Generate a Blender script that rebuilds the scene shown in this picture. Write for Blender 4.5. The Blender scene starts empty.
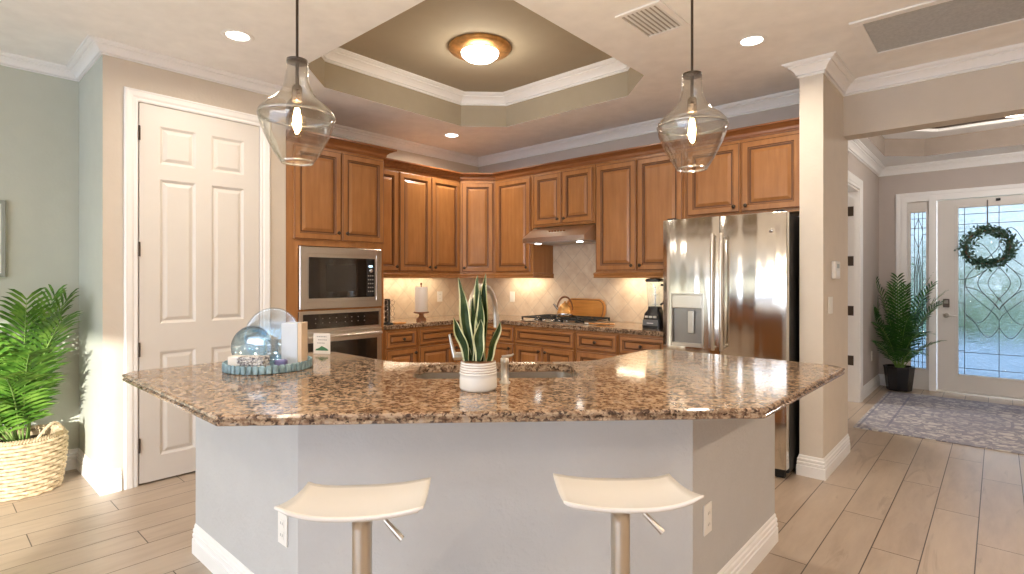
import bpy, bmesh, math, random
from mathutils import Vector, Matrix
random.seed(7)
PI = math.pi
def R(d): return math.radians(d)
scene = bpy.context.scene
COL = scene.collection

# ------------------------------------------------------------------ camera
YAW = 42.0
cam_d = bpy.data.cameras.new('camera')
cam_d.sensor_fit = 'HORIZONTAL'; cam_d.sensor_width = 36.0
cam_d.lens = 36.0 * 540 / 1024
cam_d.shift_y = -8.5 / 1024
cam_d.clip_start = 0.05; cam_d.clip_end = 300
cam = bpy.data.objects.new('camera', cam_d); COL.objects.link(cam)
cam.location = (0, 0, 1.34); cam.rotation_euler = (R(90), 0, R(YAW))
scene.camera = cam

# ------------------------------------------------------------------ world, sun, exposure
w = bpy.data.worlds.new('world'); scene.world = w; w.use_nodes = True
wn = w.node_tree; wn.nodes.clear()
wo = wn.nodes.new('ShaderNodeOutputWorld'); bg = wn.nodes.new('ShaderNodeBackground')
tc = wn.nodes.new('ShaderNodeTexCoord'); sp = wn.nodes.new('ShaderNodeSeparateXYZ'); rp = wn.nodes.new('ShaderNodeValToRGB')
wn.links.new(tc.outputs['Generated'], sp.inputs[0]); wn.links.new(sp.outputs['Z'], rp.inputs[0])
rp.color_ramp.elements[0].position = 0.0; rp.color_ramp.elements[0].color = (0.98, 0.98, 1.0, 1)
rp.color_ramp.elements[1].position = 0.6; rp.color_ramp.elements[1].color = (0.55, 0.74, 1.0, 1)
wn.links.new(rp.outputs[0], bg.inputs['Color']); bg.inputs['Strength'].default_value = 4.3
wn.links.new(bg.outputs[0], wo.inputs[0])
sun_d = bpy.data.lights.new('sun', 'SUN'); sun_d.energy = 6.0; sun_d.angle = R(0.8); sun_d.color = (1.0, 0.93, 0.82)
sun = bpy.data.objects.new('sun', sun_d); COL.objects.link(sun)
sun.rotation_euler = Vector((-0.76, 0.62, -0.155)).to_track_quat('-Z', 'Y').to_euler()
sun.location = (3, -8, 6)
vs = scene.view_settings
vs.view_transform = 'Standard'; vs.look = 'None'; vs.gamma = 1.0; vs.exposure = 0.50
try: vs.use_curve_mapping = False
except Exception: pass

def area_light(parent, name, loc, size, power, color, shape='DISK', sy=None, rot=None, spread=180):
    d = bpy.data.lights.new(name, 'AREA'); d.shape = shape; d.size = size
    if sy: d.size_y = sy
    d.energy = power; d.color = color; d.spread = R(spread)
    o = bpy.data.objects.new(name, d); COL.objects.link(o); o.location = loc
    if rot: o.rotation_euler = rot
    o.parent = parent
    return o

# ------------------------------------------------------------------ materials
class NT:
    def __init__(s, name):
        s.m = bpy.data.materials.new(name); s.m.use_nodes = True
        s.t = s.m.node_tree; s.b = s.t.nodes['Principled BSDF']; s.out = s.t.nodes['Material Output']
    def n(s, typ, **kw):
        x = s.t.nodes.new(typ)
        for k, v in kw.items(): setattr(x, k, v)
        return x
    def l(s, a, b): s.t.links.new(a, b)
    def math(s, op, a, b=None):
        x = s.n('ShaderNodeMath', operation=op)
        for i, v in enumerate((a, b)):
            if v is None: continue
            if isinstance(v, (int, float)): x.inputs[i].default_value = v
            else: s.l(v, x.inputs[i])
        return x.outputs[0]
    def coord(s, scale=(1, 1, 1), kind='Object', rot=(0, 0, 0)):
        c = s.n('ShaderNodeTexCoord'); m = s.n('ShaderNodeMapping')
        m.inputs['Scale'].default_value = scale; m.inputs['Rotation'].default_value = rot
        s.l(c.outputs[kind], m.inputs[0]); return m.outputs[0]
    def noise(s, vec, scale, detail=3, rough=.55, dist=0):
        x = s.n('ShaderNodeTexNoise'); x.inputs['Scale'].default_value = scale
        x.inputs['Detail'].default_value = detail; x.inputs['Roughness'].default_value = rough
        x.inputs['Distortion'].default_value = dist
        if vec is not None: s.l(vec, x.inputs['Vector'])
        return x.outputs[0]
    def ramp(s, fac, stops, interp='LINEAR'):
        x = s.n('ShaderNodeValToRGB'); cr = x.color_ramp; cr.interpolation = interp
        while len(cr.elements) < len(stops): cr.elements.new(0.5)
        for e, (p, c) in zip(cr.elements, stops):
            e.position = p; e.color = (c[0], c[1], c[2], 1) if len(c) == 3 else c
        s.l(fac, x.inputs[0]); return x.outputs[0]
    def mix(s, fac, a, b, mode='MIX'):
        x = s.n('ShaderNodeMix', data_type='RGBA', blend_type=mode)
        for i, v in ((0, fac), (6, a), (7, b)):
            if isinstance(v, (int, float)): x.inputs[i].default_value = v
            elif isinstance(v, tuple): x.inputs[i].default_value = (*v[:3], 1)
            else: s.l(v, x.inputs[i])
        return x.outputs[2]
    def bump(s, h, strength=.3, dist=.01):
        x = s.n('ShaderNodeBump'); x.inputs['Strength'].default_value = strength; x.inputs['Distance'].default_value = dist
        s.l(h, x.inputs['Height']); s.l(x.outputs[0], s.b.inputs['Normal'])
    def set(s, **kw):
        for k, v in kw.items():
            k = k.replace('_', ' ')
            if isinstance(v, tuple): s.b.inputs[k].default_value = (*v[:3], 1)
            elif isinstance(v, (int, float)): s.b.inputs[k].default_value = v
            else: s.l(v, s.b.inputs[k])
        return s

def mat(name, col, rough=.5, metal=0, var=.04, vscale=8, bump=0, bscale=60, **kw):
    """plain paint or finish with a light procedural variation"""
    n = NT(name); c = n.coord()
    f = n.noise(c, vscale, 3)
    a = tuple(x * (1 - var) for x in col); b = tuple(min(1, x * (1 + var)) for x in col)
    n.set(Base_Color=n.ramp(f, [(.3, a), (.7, b)]), Roughness=rough, Metallic=metal)
    if bump: n.bump(n.noise(c, bscale, 2), bump, .004)
    n.set(**kw)
    return n.m

def emis(name, col, strength):
    n = NT(name); n.set(Base_Color=col, Emission_Color=col, Emission_Strength=strength); return n.m

def glass(name, tint=(1, 1, 1), base=.04, rough=.02, bump=0, ior=1.5):
    n = NT(name); n.t.nodes.remove(n.b)
    tr = n.n('ShaderNodeBsdfTransparent'); tr.inputs[0].default_value = (*tint, 1)
    gl = n.n('ShaderNodeBsdfGlossy'); gl.inputs['Roughness'].default_value = rough
    fr = n.n('ShaderNodeLayerWeight'); fr.inputs['Blend'].default_value = .5
    add = n.math('ADD', n.math('MULTIPLY', n.math('POWER', fr.outputs['Facing'], 3.5), .75), base)
    mx = n.n('ShaderNodeMixShader'); n.l(add, mx.inputs[0]); n.l(tr.outputs[0], mx.inputs[1]); n.l(gl.outputs[0], mx.inputs[2])
    if bump:
        bp = n.n('ShaderNodeBump'); bp.inputs['Strength'].default_value = bump; bp.inputs['Distance'].default_value = .01
        n.l(n.noise(n.coord(), 9, 2), bp.inputs['Height'])
        n.l(bp.outputs[0], gl.inputs['Normal']); n.l(bp.outputs[0], fr.inputs['Normal'])
    n.l(mx.outputs[0], n.out.inputs[0]); return n.m

M = {}
M['ceiling'] = mat('ceiling_paint', (.91, .89, .86), .9, bump=.06, bscale=70)
M['beige'] = mat('greige_wall_paint', (.63, .555, .465), .85, bump=.25, bscale=55, var=.02)
M['column'] = mat('cream_wall_paint', (.69, .62, .53), .85, bump=.25, bscale=55, var=.02)
M['mauve'] = mat('taupe_wall_paint', (.52, .455, .41), .85, bump=.15, var=.02)
M['sage'] = mat('sage_wall_paint', (.54, .555, .475), .85, bump=.2, bscale=55, var=.02)
M['island'] = mat('pale_grey_wall_paint', (.52, .51, .50), .85, bump=.7, bscale=48, var=.02)  # same wall paint, with the cool cast of daylight put into the colour
M['olive'] = mat('olive_tan_paint', (.39, .33, .235), .85, bump=.1, var=.02)
M['white'] = mat('white_trim_paint', (.90, .885, .865), .35, var=.01)
M['doorwhite'] = mat('white_door_paint', (.72, .68, .63), .38, var=.01)
M['plate'] = mat('white_plastic', (.85, .82, .77), .35, var=.01)
M['slot'] = mat('dark_slot', (.12, .11, .10), .5)
M['black'] = mat('black_plastic', (.018, .018, .02), .25)
M['blackmatte'] = mat('black_matte', (.012, .012, .012), .6)
M['bronze'] = mat('oil_rubbed_bronze', (.075, .055, .042), .35, .7)
M['chrome'] = mat('polished_chrome', (.75, .75, .76), .12, 1)
M['nickel'] = mat('brushed_nickel', (.62, .58, .52), .28, 1)
M['whiteseat'] = mat('glossy_white_plastic', (.84, .81, .77), .22, var=.01)
M['ceramic'] = mat('white_glazed_ceramic', (.80, .77, .72), .25, var=.02)
M['soil'] = mat('dark_soil', (.05, .032, .02), .9, bump=.6)
M['paper'] = mat('white_paper', (.84, .78, .71), .8, var=.015, bump=.2, bscale=90)
M['glass'] = glass('clear_glass', (.965, .955, .93), base=.07, bump=1.0)
M['thickglass'] = glass('clear_glass_rim', (.97, .96, .93), base=.35, rough=.15)
M['bulbglass'] = glass('bulb_glass', (1, .95, .84), base=.03)
M['acrylic'] = glass('clear_blue_acrylic', (.88, .94, .98), base=.16, rough=.08, bump=.5)
M['filament'] = emis('glowing_filament', (1, .80, .48), 26)
M['lamp'] = emis('lamp_diffuser', (1, .95, .86), 9)
M['bowl'] = emis('frosted_glass_bowl', (1, .97, .92), 3.2)
M['strip'] = emis('led_strip', (1, .85, .62), .8)
M['display'] = emis('panel_display', (.55, .8, 1), 1.5)

def steel(name, col, rough, axis, amp=.05, wave=.5):
    n = NT(name); c = n.coord((1, 1, 40) if axis == 'h' else (40, 40, 1))
    f = n.noise(c, 40, 3)
    n.set(Base_Color=n.ramp(f, [(.25, tuple(x * .97 for x in col)), (.75, col)]), Metallic=1.0,
          Roughness=n.math('ADD', n.math('MULTIPLY', f, amp), rough))
    big = n.noise(n.coord((1, 1, .07)), 9, 1)
    n.bump(big, wave, .03)
    return n.m
M['steel'] = steel('brushed_stainless', (.74, .71, .66), .14, 'v', wave=.5)
M['steel2'] = steel('satin_stainless', (.70, .65, .58), .27, 'h', wave=.03)
M['sinksteel'] = steel('sink_stainless', (.62, .58, .52), .3, 'h', wave=.1)

def wood(name, c1, c2, c3, rough=.32, axis='z'):
    n = NT(name)
    sc = {'z': (1, 1, .09), 'x': (.09, 1, 1), 'y': (1, .09, 1)}[axis]
    oi = n.n('ShaderNodeObjectInfo')
    v = n.n('ShaderNodeVectorMath', operation='ADD'); n.l(n.coord(sc), v.inputs[0]); n.l(oi.outputs['Location'], v.inputs[1])
    fine = n.noise(v.outputs[0], 30, 4, .55)
    blot = n.noise(n.coord((1, 1, .5)), 7, 4)
    k = n.ramp(fine, [(.25, c1), (.5, c2), (.8, c3)])
    k2 = n.mix(n.ramp(blot, [(.3, (0, 0, 0)), (.75, (.6, .6, .6))]), k, (c2[0] * .74, c2[1] * .66, c2[2] * .55), 'MIX')
    n.set(Base_Color=k2, Roughness=rough, Coat_Weight=.12, Coat_Roughness=.15)
    return n.m
M['wood'] = wood('glazed_maple', (.33, .140, .045), (.41, .18, .058), (.48, .22, .075))
M['woodh'] = wood('glazed_maple_horizontal', (.33, .140, .045), (.41, .18, .058), (.48, .22, .075), axis='x')
M['woodc'] = wood('red_brown_maple_moulding', (.20, .07, .022), (.28, .105, .033), (.35, .145, .05), axis='x')
M['glaze'] = mat('dark_glaze_groove', (.13, .05, .018), .4)
M['board'] = wood('honey_cutting_board', (.42, .17, .035), (.62, .27, .06), (.72, .36, .10), axis='x')
M['walnut'] = wood('brown_turned_wood', (.17, .065, .025), (.24, .095, .035), (.3, .13, .05))

def granite():
    n = NT('brown_speckled_granite')
    c = n.coord()
    big = n.noise(c, 30, 5, .66, .3)
    base = n.ramp(big, [(.30, (.06, .036, .025)), (.42, (.16, .095, .06)), (.51, (.30, .195, .125)), (.61, (.46, .33, .225)), (.8, (.58, .47, .36))])
    v = n.n('ShaderNodeTexVoronoi'); v.inputs['Scale'].default_value = 130
    n.l(c, v.inputs['Vector']); sx = n.n('ShaderNodeSeparateColor'); n.l(v.outputs['Color'], sx.inputs[0])
    k = n.mix(n.math('MULTIPLY', n.math('GREATER_THAN', sx.outputs[0], .72), .5), base, (.56, .43, .29))
    fine = n.noise(c, 60, 4, .65, .5)
    dark = n.ramp(fine, [(.0, (1, 1, 1)), (.42, (1, 1, 1)), (.46, (0, 0, 0))])
    k = n.mix(dark, k, (.055, .032, .022))
    gry = n.ramp(n.noise(c, 30, 3, .5, .3), [(.62, (0, 0, 0)), (.68, (1, 1, 1))])
    k = n.mix(n.math('MULTIPLY', gry, .5), k, (.33, .28, .24))
    n.set(Base_Color=k, Roughness=.09, Specular_IOR_Level=.6)
    return n.m
M['granite'] = granite()

def floor_mat():
    n = NT('wood_look_plank_tile')
    c = n.n('ShaderNodeTexCoord'); s = n.n('ShaderNodeSeparateXYZ'); n.l(c.outputs['Object'], s.inputs[0])
    u = n.math('DIVIDE', n.math('ADD', s.outputs[0], .08), .195)
    row = n.math('FLOOR', u); fu = n.math('FRACT', u)
    yy = n.math('DIVIDE', n.math('ADD', s.outputs[1], n.math('MULTIPLY', row, .4)), 1.2)
    pid = n.math('FLOOR', yy); fy = n.math('FRACT', yy)
    eu = n.math('MINIMUM', fu, n.math('SUBTRACT', 1.0, fu))
    ey = n.math('MINIMUM', fy, n.math('SUBTRACT', 1.0, fy))
    gu = n.math('LESS_THAN', n.math('MULTIPLY', eu, .195), .0024)
    gy = n.math('LESS_THAN', n.math('MULTIPLY', ey, 1.2), .0024)
    g = n.math('MAXIMUM', gu, gy)
    cb = n.n('ShaderNodeCombineXYZ'); n.l(row, cb.inputs[0]); n.l(pid, cb.inputs[1])
    wn_ = n.n('ShaderNodeTexWhiteNoise'); n.l(cb.outputs[0], wn_.inputs['Vector'])
    off = n.n('ShaderNodeVectorMath', operation='MULTIPLY_ADD')
    n.l(wn_.outputs['Color'], off.inputs[0]); off.inputs[1].default_value = (20, 20, 20); n.l(c.outputs['Object'], off.inputs[2])
    mp = n.n('ShaderNodeMapping'); mp.inputs['Scale'].default_value = (1, .16, 1); n.l(off.outputs[0], mp.inputs[0])
    grain = n.noise(mp.outputs[0], 16, 6, .62, .3)
    big = n.noise(mp.outputs[0], 4, 3, .5, .5)
    k = n.ramp(grain, [(.25, (.37, .28, .205)), (.5, (.48, .375, .285)), (.75, (.56, .455, .355))])
    k = n.mix(n.math('MULTIPLY', big, .5), k, (.40, .31, .23))
    k = n.mix(n.math('MULTIPLY', wn_.outputs['Value'], .28), k, (.60, .50, .395))
    kn = n.ramp(n.noise(mp.outputs[0], 9, 4, .6, 1.2), [(.30, (1, 1, 1)), (.40, (0, 0, 0))])
    k = n.mix(n.math('MULTIPLY', kn, .45), k, (.26, .19, .135))
    k = n.mix(g, k, (.07, .05, .035))
    n.set(Base_Color=k, Roughness=n.math('ADD', n.math('MULTIPLY', grain, .15), .24))
    n.bump(n.math('SUBTRACT', n.math('MULTIPLY', grain, .15), g), .35, .002)
    return n.m
M['floor'] = floor_mat()

def tile_mat():
    n = NT('diagonal_travertine_tile')
    c = n.n('ShaderNodeTexCoord'); s = n.n('ShaderNodeSeparateXYZ'); n.l(c.outputs['Object'], s.inputs[0])
    h = n.math('ADD', s.outputs[0], s.outputs[1])
    T = .155
    a = n.math('DIVIDE', n.math('ADD', h, s.outputs[2]), T * 1.41421); b = n.math('DIVIDE', n.math('SUBTRACT', h, s.outputs[2]), T * 1.41421)
    ed = []; fl = []
    for q in (a, b):
        f = n.math('FRACT', q); ed.append(n.math('MINIMUM', f, n.math('SUBTRACT', 1.0, f))); fl.append(n.math('FLOOR', q))
    e = n.math('MINIMUM', *ed); g = n.math('LESS_THAN', e, .014)
    cb = n.n('ShaderNodeCombineXYZ'); n.l(fl[0], cb.inputs[0]); n.l(fl[1], cb.inputs[1])
    wn_ = n.n('ShaderNodeTexWhiteNoise'); n.l(cb.outputs[0], wn_.inputs['Vector'])
    ns = n.noise(c.outputs['Object'], 9, 4, .6, .4)
    k = n.ramp(ns, [(.3, (.62, .47, .33)), (.55, (.73, .60, .45)), (.75, (.80, .69, .55))])
    k = n.mix(n.math('MULTIPLY', wn_.outputs['Value'], .3), k, (.60, .46, .33))
    k = n.mix(n.math('MULTIPLY', g, .8), k, (.46, .37, .28))
    n.set(Base_Color=k, Roughness=.45); n.bump(n.math('SUBTRACT', 1.0, g), .5, .003)
    return n.m
M['tile'] = tile_mat()

def rug_mat():
    n = NT('distressed_oriental_rug')
    c = n.n('ShaderNodeTexCoord'); s = n.n('ShaderNodeSeparateXYZ'); n.l(c.outputs['Object'], s.inputs[0])
    HX, HY = .78, 1.05
    ax = n.math('ABSOLUTE', s.outputs[0]); ay = n.math('ABSOLUTE', s.outputs[1])
    dx = n.math('SUBTRACT', HX, ax); dy = n.math('SUBTRACT', HY, ay); d = n.math('MINIMUM', dx, dy)
    band = n.ramp(d, [(0, (.66, .63, .60)), (.022, (.3, .29, .33)), (.04, (.60, .57, .56)), (.20, (.60, .57, .56)), (.215, (.3, .29, .35)), (.235, (.58, .55, .54))], 'CONSTANT')
    mp = n.coord(); 
    mo = n.n('ShaderNodeVectorMath', operation='ABSOLUTE'); n.l(mp, mo.inputs[0])
    v = n.n('ShaderNodeTexVoronoi', feature='DISTANCE_TO_EDGE'); v.inputs['Scale'].default_value = 11; n.l(mo.outputs[0], v.inputs['Vector'])
    vine = n.math('LESS_THAN', v.outputs[0], .13)
    med = n.noise(mo.outputs[0], 7, 3, .6, 1.2)
    mm = n.ramp(med, [(.45, (0, 0, 0)), (.5, (1, 1, 1)), (.56, (1, 1, 1)), (.6, (0, 0, 0))])
    wear = n.ramp(n.noise(mp, 10, 5, .7), [(.36, (.15, .15, .15)), (.5, (1, 1, 1))])
    pat = n.math('MULTIPLY', n.math('MAXIMUM', vine, mm), wear)
    k = n.mix(n.math('MULTIPLY', pat, .75), band, (.19, .185, .25))
    # darker inner medallion field
    r = n.math('ADD', n.math('DIVIDE', ax, .36), n.math('DIVIDE', ay, .62))
    inner = n.math('LESS_THAN', r, 1.0)
    k = n.mix(n.math('MULTIPLY', inner, .25), k, (.28, .28, .36))
    n.set(Base_Color=k, Roughness=.95); n.bump(n.noise(mp, 300, 2), .4, .003)
    return n.m
M['rug'] = rug_mat()

def basket_mat():
    n = NT('woven_seagrass')
    k = n.ramp(n.noise(n.coord(), 40, 4), [(.3, (.46, .33, .19)), (.6, (.66, .53, .35)), (.8, (.74, .62, .45))])
    n.set(Base_Color=k, Roughness=.8); n.bump(n.noise(n.coord((1, 1, 4)), 90, 3), .5, .004)
    return n.m
M['basket'] = basket_mat()

def leaf_mat(name, a, b, c_, rough=.4):
    n = NT(name)
    f = n.noise(n.coord(), 14, 3)
    n.set(Base_Color=n.ramp(f, [(.3, a), (.5, b), (.72, c_)]), Roughness=rough)
    n.b.inputs['Specular IOR Level'].default_value = .25
    return n.m
M['palm'] = leaf_mat('palm_green', (.025, .085, .010), (.08, .20, .022), (.21, .37, .06))
M['palm2'] = leaf_mat('deep_palm_green', (.012, .06, .010), (.03, .12, .018), (.08, .21, .03))
M['stem'] = leaf_mat('palm_stem', (.12, .25, .05), (.22, .36, .09), (.30, .42, .13))
M['snake'] = leaf_mat('snake_leaf_green', (.008, .024, .007), (.022, .048, .012), (.07, .10, .03), .5)
M['snakeedge'] = leaf_mat('snake_leaf_cream_margin', (.55, .60, .32), (.68, .70, .42), (.76, .76, .52), .3)
M['wreath'] = leaf_mat('eucalyptus_green', (.02, .06, .035), (.06, .12, .08), (.14, .20, .15), .6)
M['bush'] = leaf_mat('garden_bush', (.10, .18, .08), (.22, .33, .15), (.38, .48, .26), .8)
M['lawn'] = mat('lawn_green', (.30, .38, .22), .9, var=.2)
M['path'] = mat('pale_pavers', (.60, .62, .66), .8, var=.06)

def door_glass():
    n = NT('textured_door_glass'); n.t.nodes.remove(n.b)
    tr = n.n('ShaderNodeBsdfRefraction'); tr.inputs['Roughness'].default_value = .06; tr.inputs['IOR'].default_value = 1.12
    tr.inputs[0].default_value = (.38, .44, .48, 1)
    gl = n.n('ShaderNodeBsdfGlossy'); gl.inputs['Roughness'].default_value = .1
    bp = n.n('ShaderNodeBump'); bp.inputs['Strength'].default_value = .8; bp.inputs['Distance'].default_value = .012
    n.l(n.noise(n.coord((1, 1, 1.6)), 11, 2, .5, 2.5), bp.inputs['Height'])
    n.l(bp.outputs[0], tr.inputs['Normal']); n.l(bp.outputs[0], gl.inputs['Normal'])
    mx = n.n('ShaderNodeMixShader'); mx.inputs[0].default_value = .07
    n.l(tr.outputs[0], mx.inputs[1]); n.l(gl.outputs[0], mx.inputs[2]); n.l(mx.outputs[0], n.out.inputs[0])
    return n.m
M['doorglass'] = door_glass()
M['clearpane'] = glass('window_pane', (.97, .985, 1), base=.02)
M['aqua'] = mat('weathered_aqua_wood', (.24, .36, .42), .7, var=.4, vscale=30)
M['bluepaper'] = mat('pale_blue_cardboard', (.60, .66, .74), .6, var=.03)
M['tancard'] = mat('tan_cardboard', (.66, .52, .38), .7, var=.05)
def napkin():
    n = NT('patterned_napkins')
    f = n.noise(n.coord(), 75, 3, .6, 1.5)
    n.set(Base_Color=n.ramp(f, [(.40, (.08, .07, .09)), (.47, (.75, .73, .72)), (.62, (.80, .78, .76)), (.66, (.22, .16, .15))], 'CONSTANT'), Roughness=.7)
    return n.m
M['napkin'] = napkin()
M['violet'] = mat('violet_sachet', (.17, .16, .34), .4, var=.3, vscale=40)
M['green'] = mat('green_ink', (.06, .2, .09), .7)
M['grey_ink'] = mat('grey_ink', (.32, .30, .28), .7)
M['copper'] = mat('hammered_gold', (.62, .34, .12), .42, .8, var=.3, vscale=14)
M['grille'] = mat('grey_grille_mesh', (.50, .48, .45), .7, var=.1, vscale=60)
M['mat_board'] = mat('picture_mat', (.72, .74, .68), .8)
M['grey_frame'] = mat('grey_picture_frame', (.30, .31, .27), .5)
M['screen'] = mat('tinted_oven_glass', (.020, .014, .010), .06, var=.2, Specular_IOR_Level=.8)
M['pouch'] = mat('coffee_pod_foil', (.25, .10, .05), .4)

# ------------------------------------------------------------------ mesh kit
def meshobj(name, verts, faces, mats, midx=None, parent=None, smooth=False, loc=(0, 0, 0), rot=(0, 0, 0)):
    me = bpy.data.meshes.new(name); me.from_pydata([tuple(v) for v in verts], [], faces)
    if not isinstance(mats, (list, tuple)): mats = [mats]
    for m in mats: me.materials.append(m)
    if midx: me.polygons.foreach_set('material_index', midx)
    if smooth is True: me.polygons.foreach_set('use_smooth', [True] * len(me.polygons))
    elif smooth: me.polygons.foreach_set('use_smooth', smooth)
    me.update()
    o = bpy.data.objects.new(name, me); COL.objects.link(o)
    o.location = loc; o.rotation_euler = rot
    if parent is not None: o.parent = parent
    return o

class MB:
    def __init__(s): s.v = []; s.f = []; s.m = []; s.s = []
    def add(s, vs, fs, m=0, smooth=False):
        b = len(s.v); s.v += [Vector(v) for v in vs]
        for f in fs: s.f.append(tuple(b + i for i in f)); s.m.append(m); s.s.append(smooth)
        return s
    def box(s, x0, y0, z0, x1, y1, z1, m=0, bev=0):
        if x0 > x1: x0, x1 = x1, x0
        if y0 > y1: y0, y1 = y1, y0
        if z0 > z1: z0, z1 = z1, z0
        if bev <= 0:
            vs = [(x0, y0, z0), (x1, y0, z0), (x1, y1, z0), (x0, y1, z0), (x0, y0, z1), (x1, y0, z1), (x1, y1, z1), (x0, y1, z1)]
            return s.add(vs, [(0, 3, 2, 1), (4, 5, 6, 7), (0, 1, 5, 4), (1, 2, 6, 5), (2, 3, 7, 6), (3, 0, 4, 7)], m)
        bm = bmesh.new(); bmesh.ops.create_cube(bm, size=1)
        for v in bm.verts: v.co = Vector(((x0 + x1) / 2 + v.co.x * (x1 - x0), (y0 + y1) / 2 + v.co.y * (y1 - y0), (z0 + z1) / 2 + v.co.z * (z1 - z0)))
        bev = min(bev, (x1 - x0) * .45, (y1 - y0) * .45, (z1 - z0) * .45)
        bmesh.ops.bevel(bm, geom=list(bm.edges), offset=bev, segments=2, affect='EDGES', profile=.5)
        s.frombm(bm, m); return s
    def frombm(s, bm, m=0, smooth=False):
        bm.verts.index_update()
        s.add([v.co.copy() for v in bm.verts], [tuple(v.index for v in f.verts) for f in bm.faces], m, smooth); bm.free()
    def tube(s, pts, r, n=8, m=0, caps=True, closed=False):
        pts = [Vector(p) for p in pts]; rs = r if isinstance(r, (list, tuple)) else [r] * len(pts)
        rings = []; up = None
        N = len(pts)
        for i, p in enumerate(pts):
            a = pts[(i - 1) % N] if (i > 0 or closed) else p; b = pts[(i + 1) % N] if (i < N - 1 or closed) else p
            t = (b - a).normalized()
            if up is None: up = t.orthogonal().normalized()
            else:
                up = (up - t * up.dot(t))
                up = up.normalized() if up.length > 1e-6 else t.orthogonal().normalized()
            q = t.cross(up)
            rings.append([p + (up * math.cos(2 * PI * k / n) + q * math.sin(2 * PI * k / n)) * rs[i] for k in range(n)])
        vs = [v for rg in rings for v in rg]; fs = []
        for i in range(N if closed else N - 1):
            j = (i + 1) % N
            for k in range(n): fs.append((i * n + k, i * n + (k + 1) % n, j * n + (k + 1) % n, j * n + k))
        s.add(vs, fs, m, True)
        if caps and not closed: s.add(rings[0], [tuple(reversed(range(n)))], m); s.add(rings[-1], [tuple(range(n))], m)
        return s
    def lathe(s, prof, n=32, m=0, c=(0, 0, 0), axis='z', smooth=True, closed=False):
        c = Vector(c); vs = []; fs = []
        for (r, z) in prof:
            for k in range(n):
                a = 2 * PI * k / n; x, y = r * math.cos(a), r * math.sin(a)
                p = {'z': (x, y, z), 'y': (x, z, y), 'x': (z, x, y)}[axis]
                vs.append(c + Vector(p))
        L = len(prof)
        for i in range(L if closed else L - 1):
            j = (i + 1) % L
            for k in range(n):
                f = (i * n + k, i * n + (k + 1) % n, j * n + (k + 1) % n, j * n + k)
                fs.append(f if axis != 'y' else tuple(reversed(f)))
        s.add(vs, fs, m, smooth)
        if not closed:
            if prof[0][0] > 1e-5: s.add(vs[:n], [tuple(reversed(range(n)))], m)
            if prof[-1][0] > 1e-5: s.add(vs[-n:], [tuple(range(n))], m)
        return s
    def cyl(s, c, r, z0, z1, n=24, m=0, axis='z', bev=0):
        if bev: p = [(r - bev, z0), (r, z0 + bev), (r, z1 - bev), (r - bev, z1)]
        else: p = [(r, z0), (r, z1)]
        return s.lathe(p, n, m, c, axis)
    def prism(s, poly, z0, z1, m=0):
        n = len(poly); vs = [(x, y, z0) for x, y in poly] + [(x, y, z1) for x, y in poly]
        fs = [tuple(reversed(range(n))), tuple(range(n, 2 * n))] + [(i, (i + 1) % n, n + (i + 1) % n, n + i) for i in range(n)]
        return s.add(vs, fs, m)
    def sphere(s, c, r, m=0, seg=16, sc=(1, 1, 1)):
        bm = bmesh.new(); bmesh.ops.create_uvsphere(bm, u_segments=seg, v_segments=seg // 2 + 2, radius=r)
        for v in bm.verts: v.co = Vector((v.co.x * sc[0] + c[0], v.co.y * sc[1] + c[1], v.co.z * sc[2] + c[2]))
        s.frombm(bm, m, True); return s
    def xf(s, mt):
        s.v = [mt @ v for v in s.v]; return s
    def build(s, name, mats, parent=None, loc=(0, 0, 0), rot=(0, 0, 0)):
        return meshobj(name, s.v, s.f, mats, s.m, parent, s.s if any(s.s) else False, loc, rot)

def tag(o, label, cat, group=None):
    o['label'] = label; o['category'] = cat
    if group: o['group'] = group
    return o
def thing(name, label, cat, loc=(0, 0, 0), rz=0, group=None):
    o = bpy.data.objects.new(name, None); COL.objects.link(o); o.empty_display_size = .1
    o.location = loc; o.rotation_euler = (0, 0, R(rz)); return tag(o, label, cat, group)
def struct(o, kind='structure'):
    o['kind'] = kind; return o
def sempty(name):
    o = bpy.data.objects.new(name, None); COL.objects.link(o); o.empty_display_size = .1; return struct(o)

def offset_path(path, d, closed=False):
    """offset a 2D polyline to its right by d with mitred corners"""
    n = len(path); out = []
    for i in range(n):
        p = Vector(path[i])
        a = Vector(path[(i - 1) % n]) if (closed or i > 0) else None
        b = Vector(path[(i + 1) % n]) if (closed or i < n - 1) else None
        def nrm(u): u = u.normalized(); return Vector((u.y, -u.x))
        if a is None: out.append(p + nrm(b - p) * d); continue
        if b is None: out.append(p + nrm(p - a) * d); continue
        n1, n2 = nrm(p - a), nrm(b - p); m = (n1 + n2)
        if m.length < 1e-6: out.append(p + n1 * d); continue
        m.normalize(); out.append(p + m * d / max(.2, m.dot(n1)))
    return out
def sweep(path, prof, closed=False, m=0, mb=None):
    """sweep profile [(out, z)...] (closed loop) along path, out = to the right of travel"""
    mb = mb or MB(); rows = []
    for (o, z) in prof: rows.append([(q.x, q.y, z) for q in offset_path(path, o, closed)])
    n = len(path); k = len(prof)
    vs = [rows[j][i] for i in range(n) for j in range(k)]; fs = []
    for i in range(n if closed else n - 1):
        i2 = (i + 1) % n
        for j in range(k):
            j2 = (j + 1) % k
            fs.append((i * k + j, i * k + j2, i2 * k + j2, i2 * k + j))
    mb.add(vs, fs, m)
    if not closed: mb.add(vs[:k], [tuple(range(k))], m); mb.add(vs[-k:], [tuple(reversed(range(k)))], m)
    return mb
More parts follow.
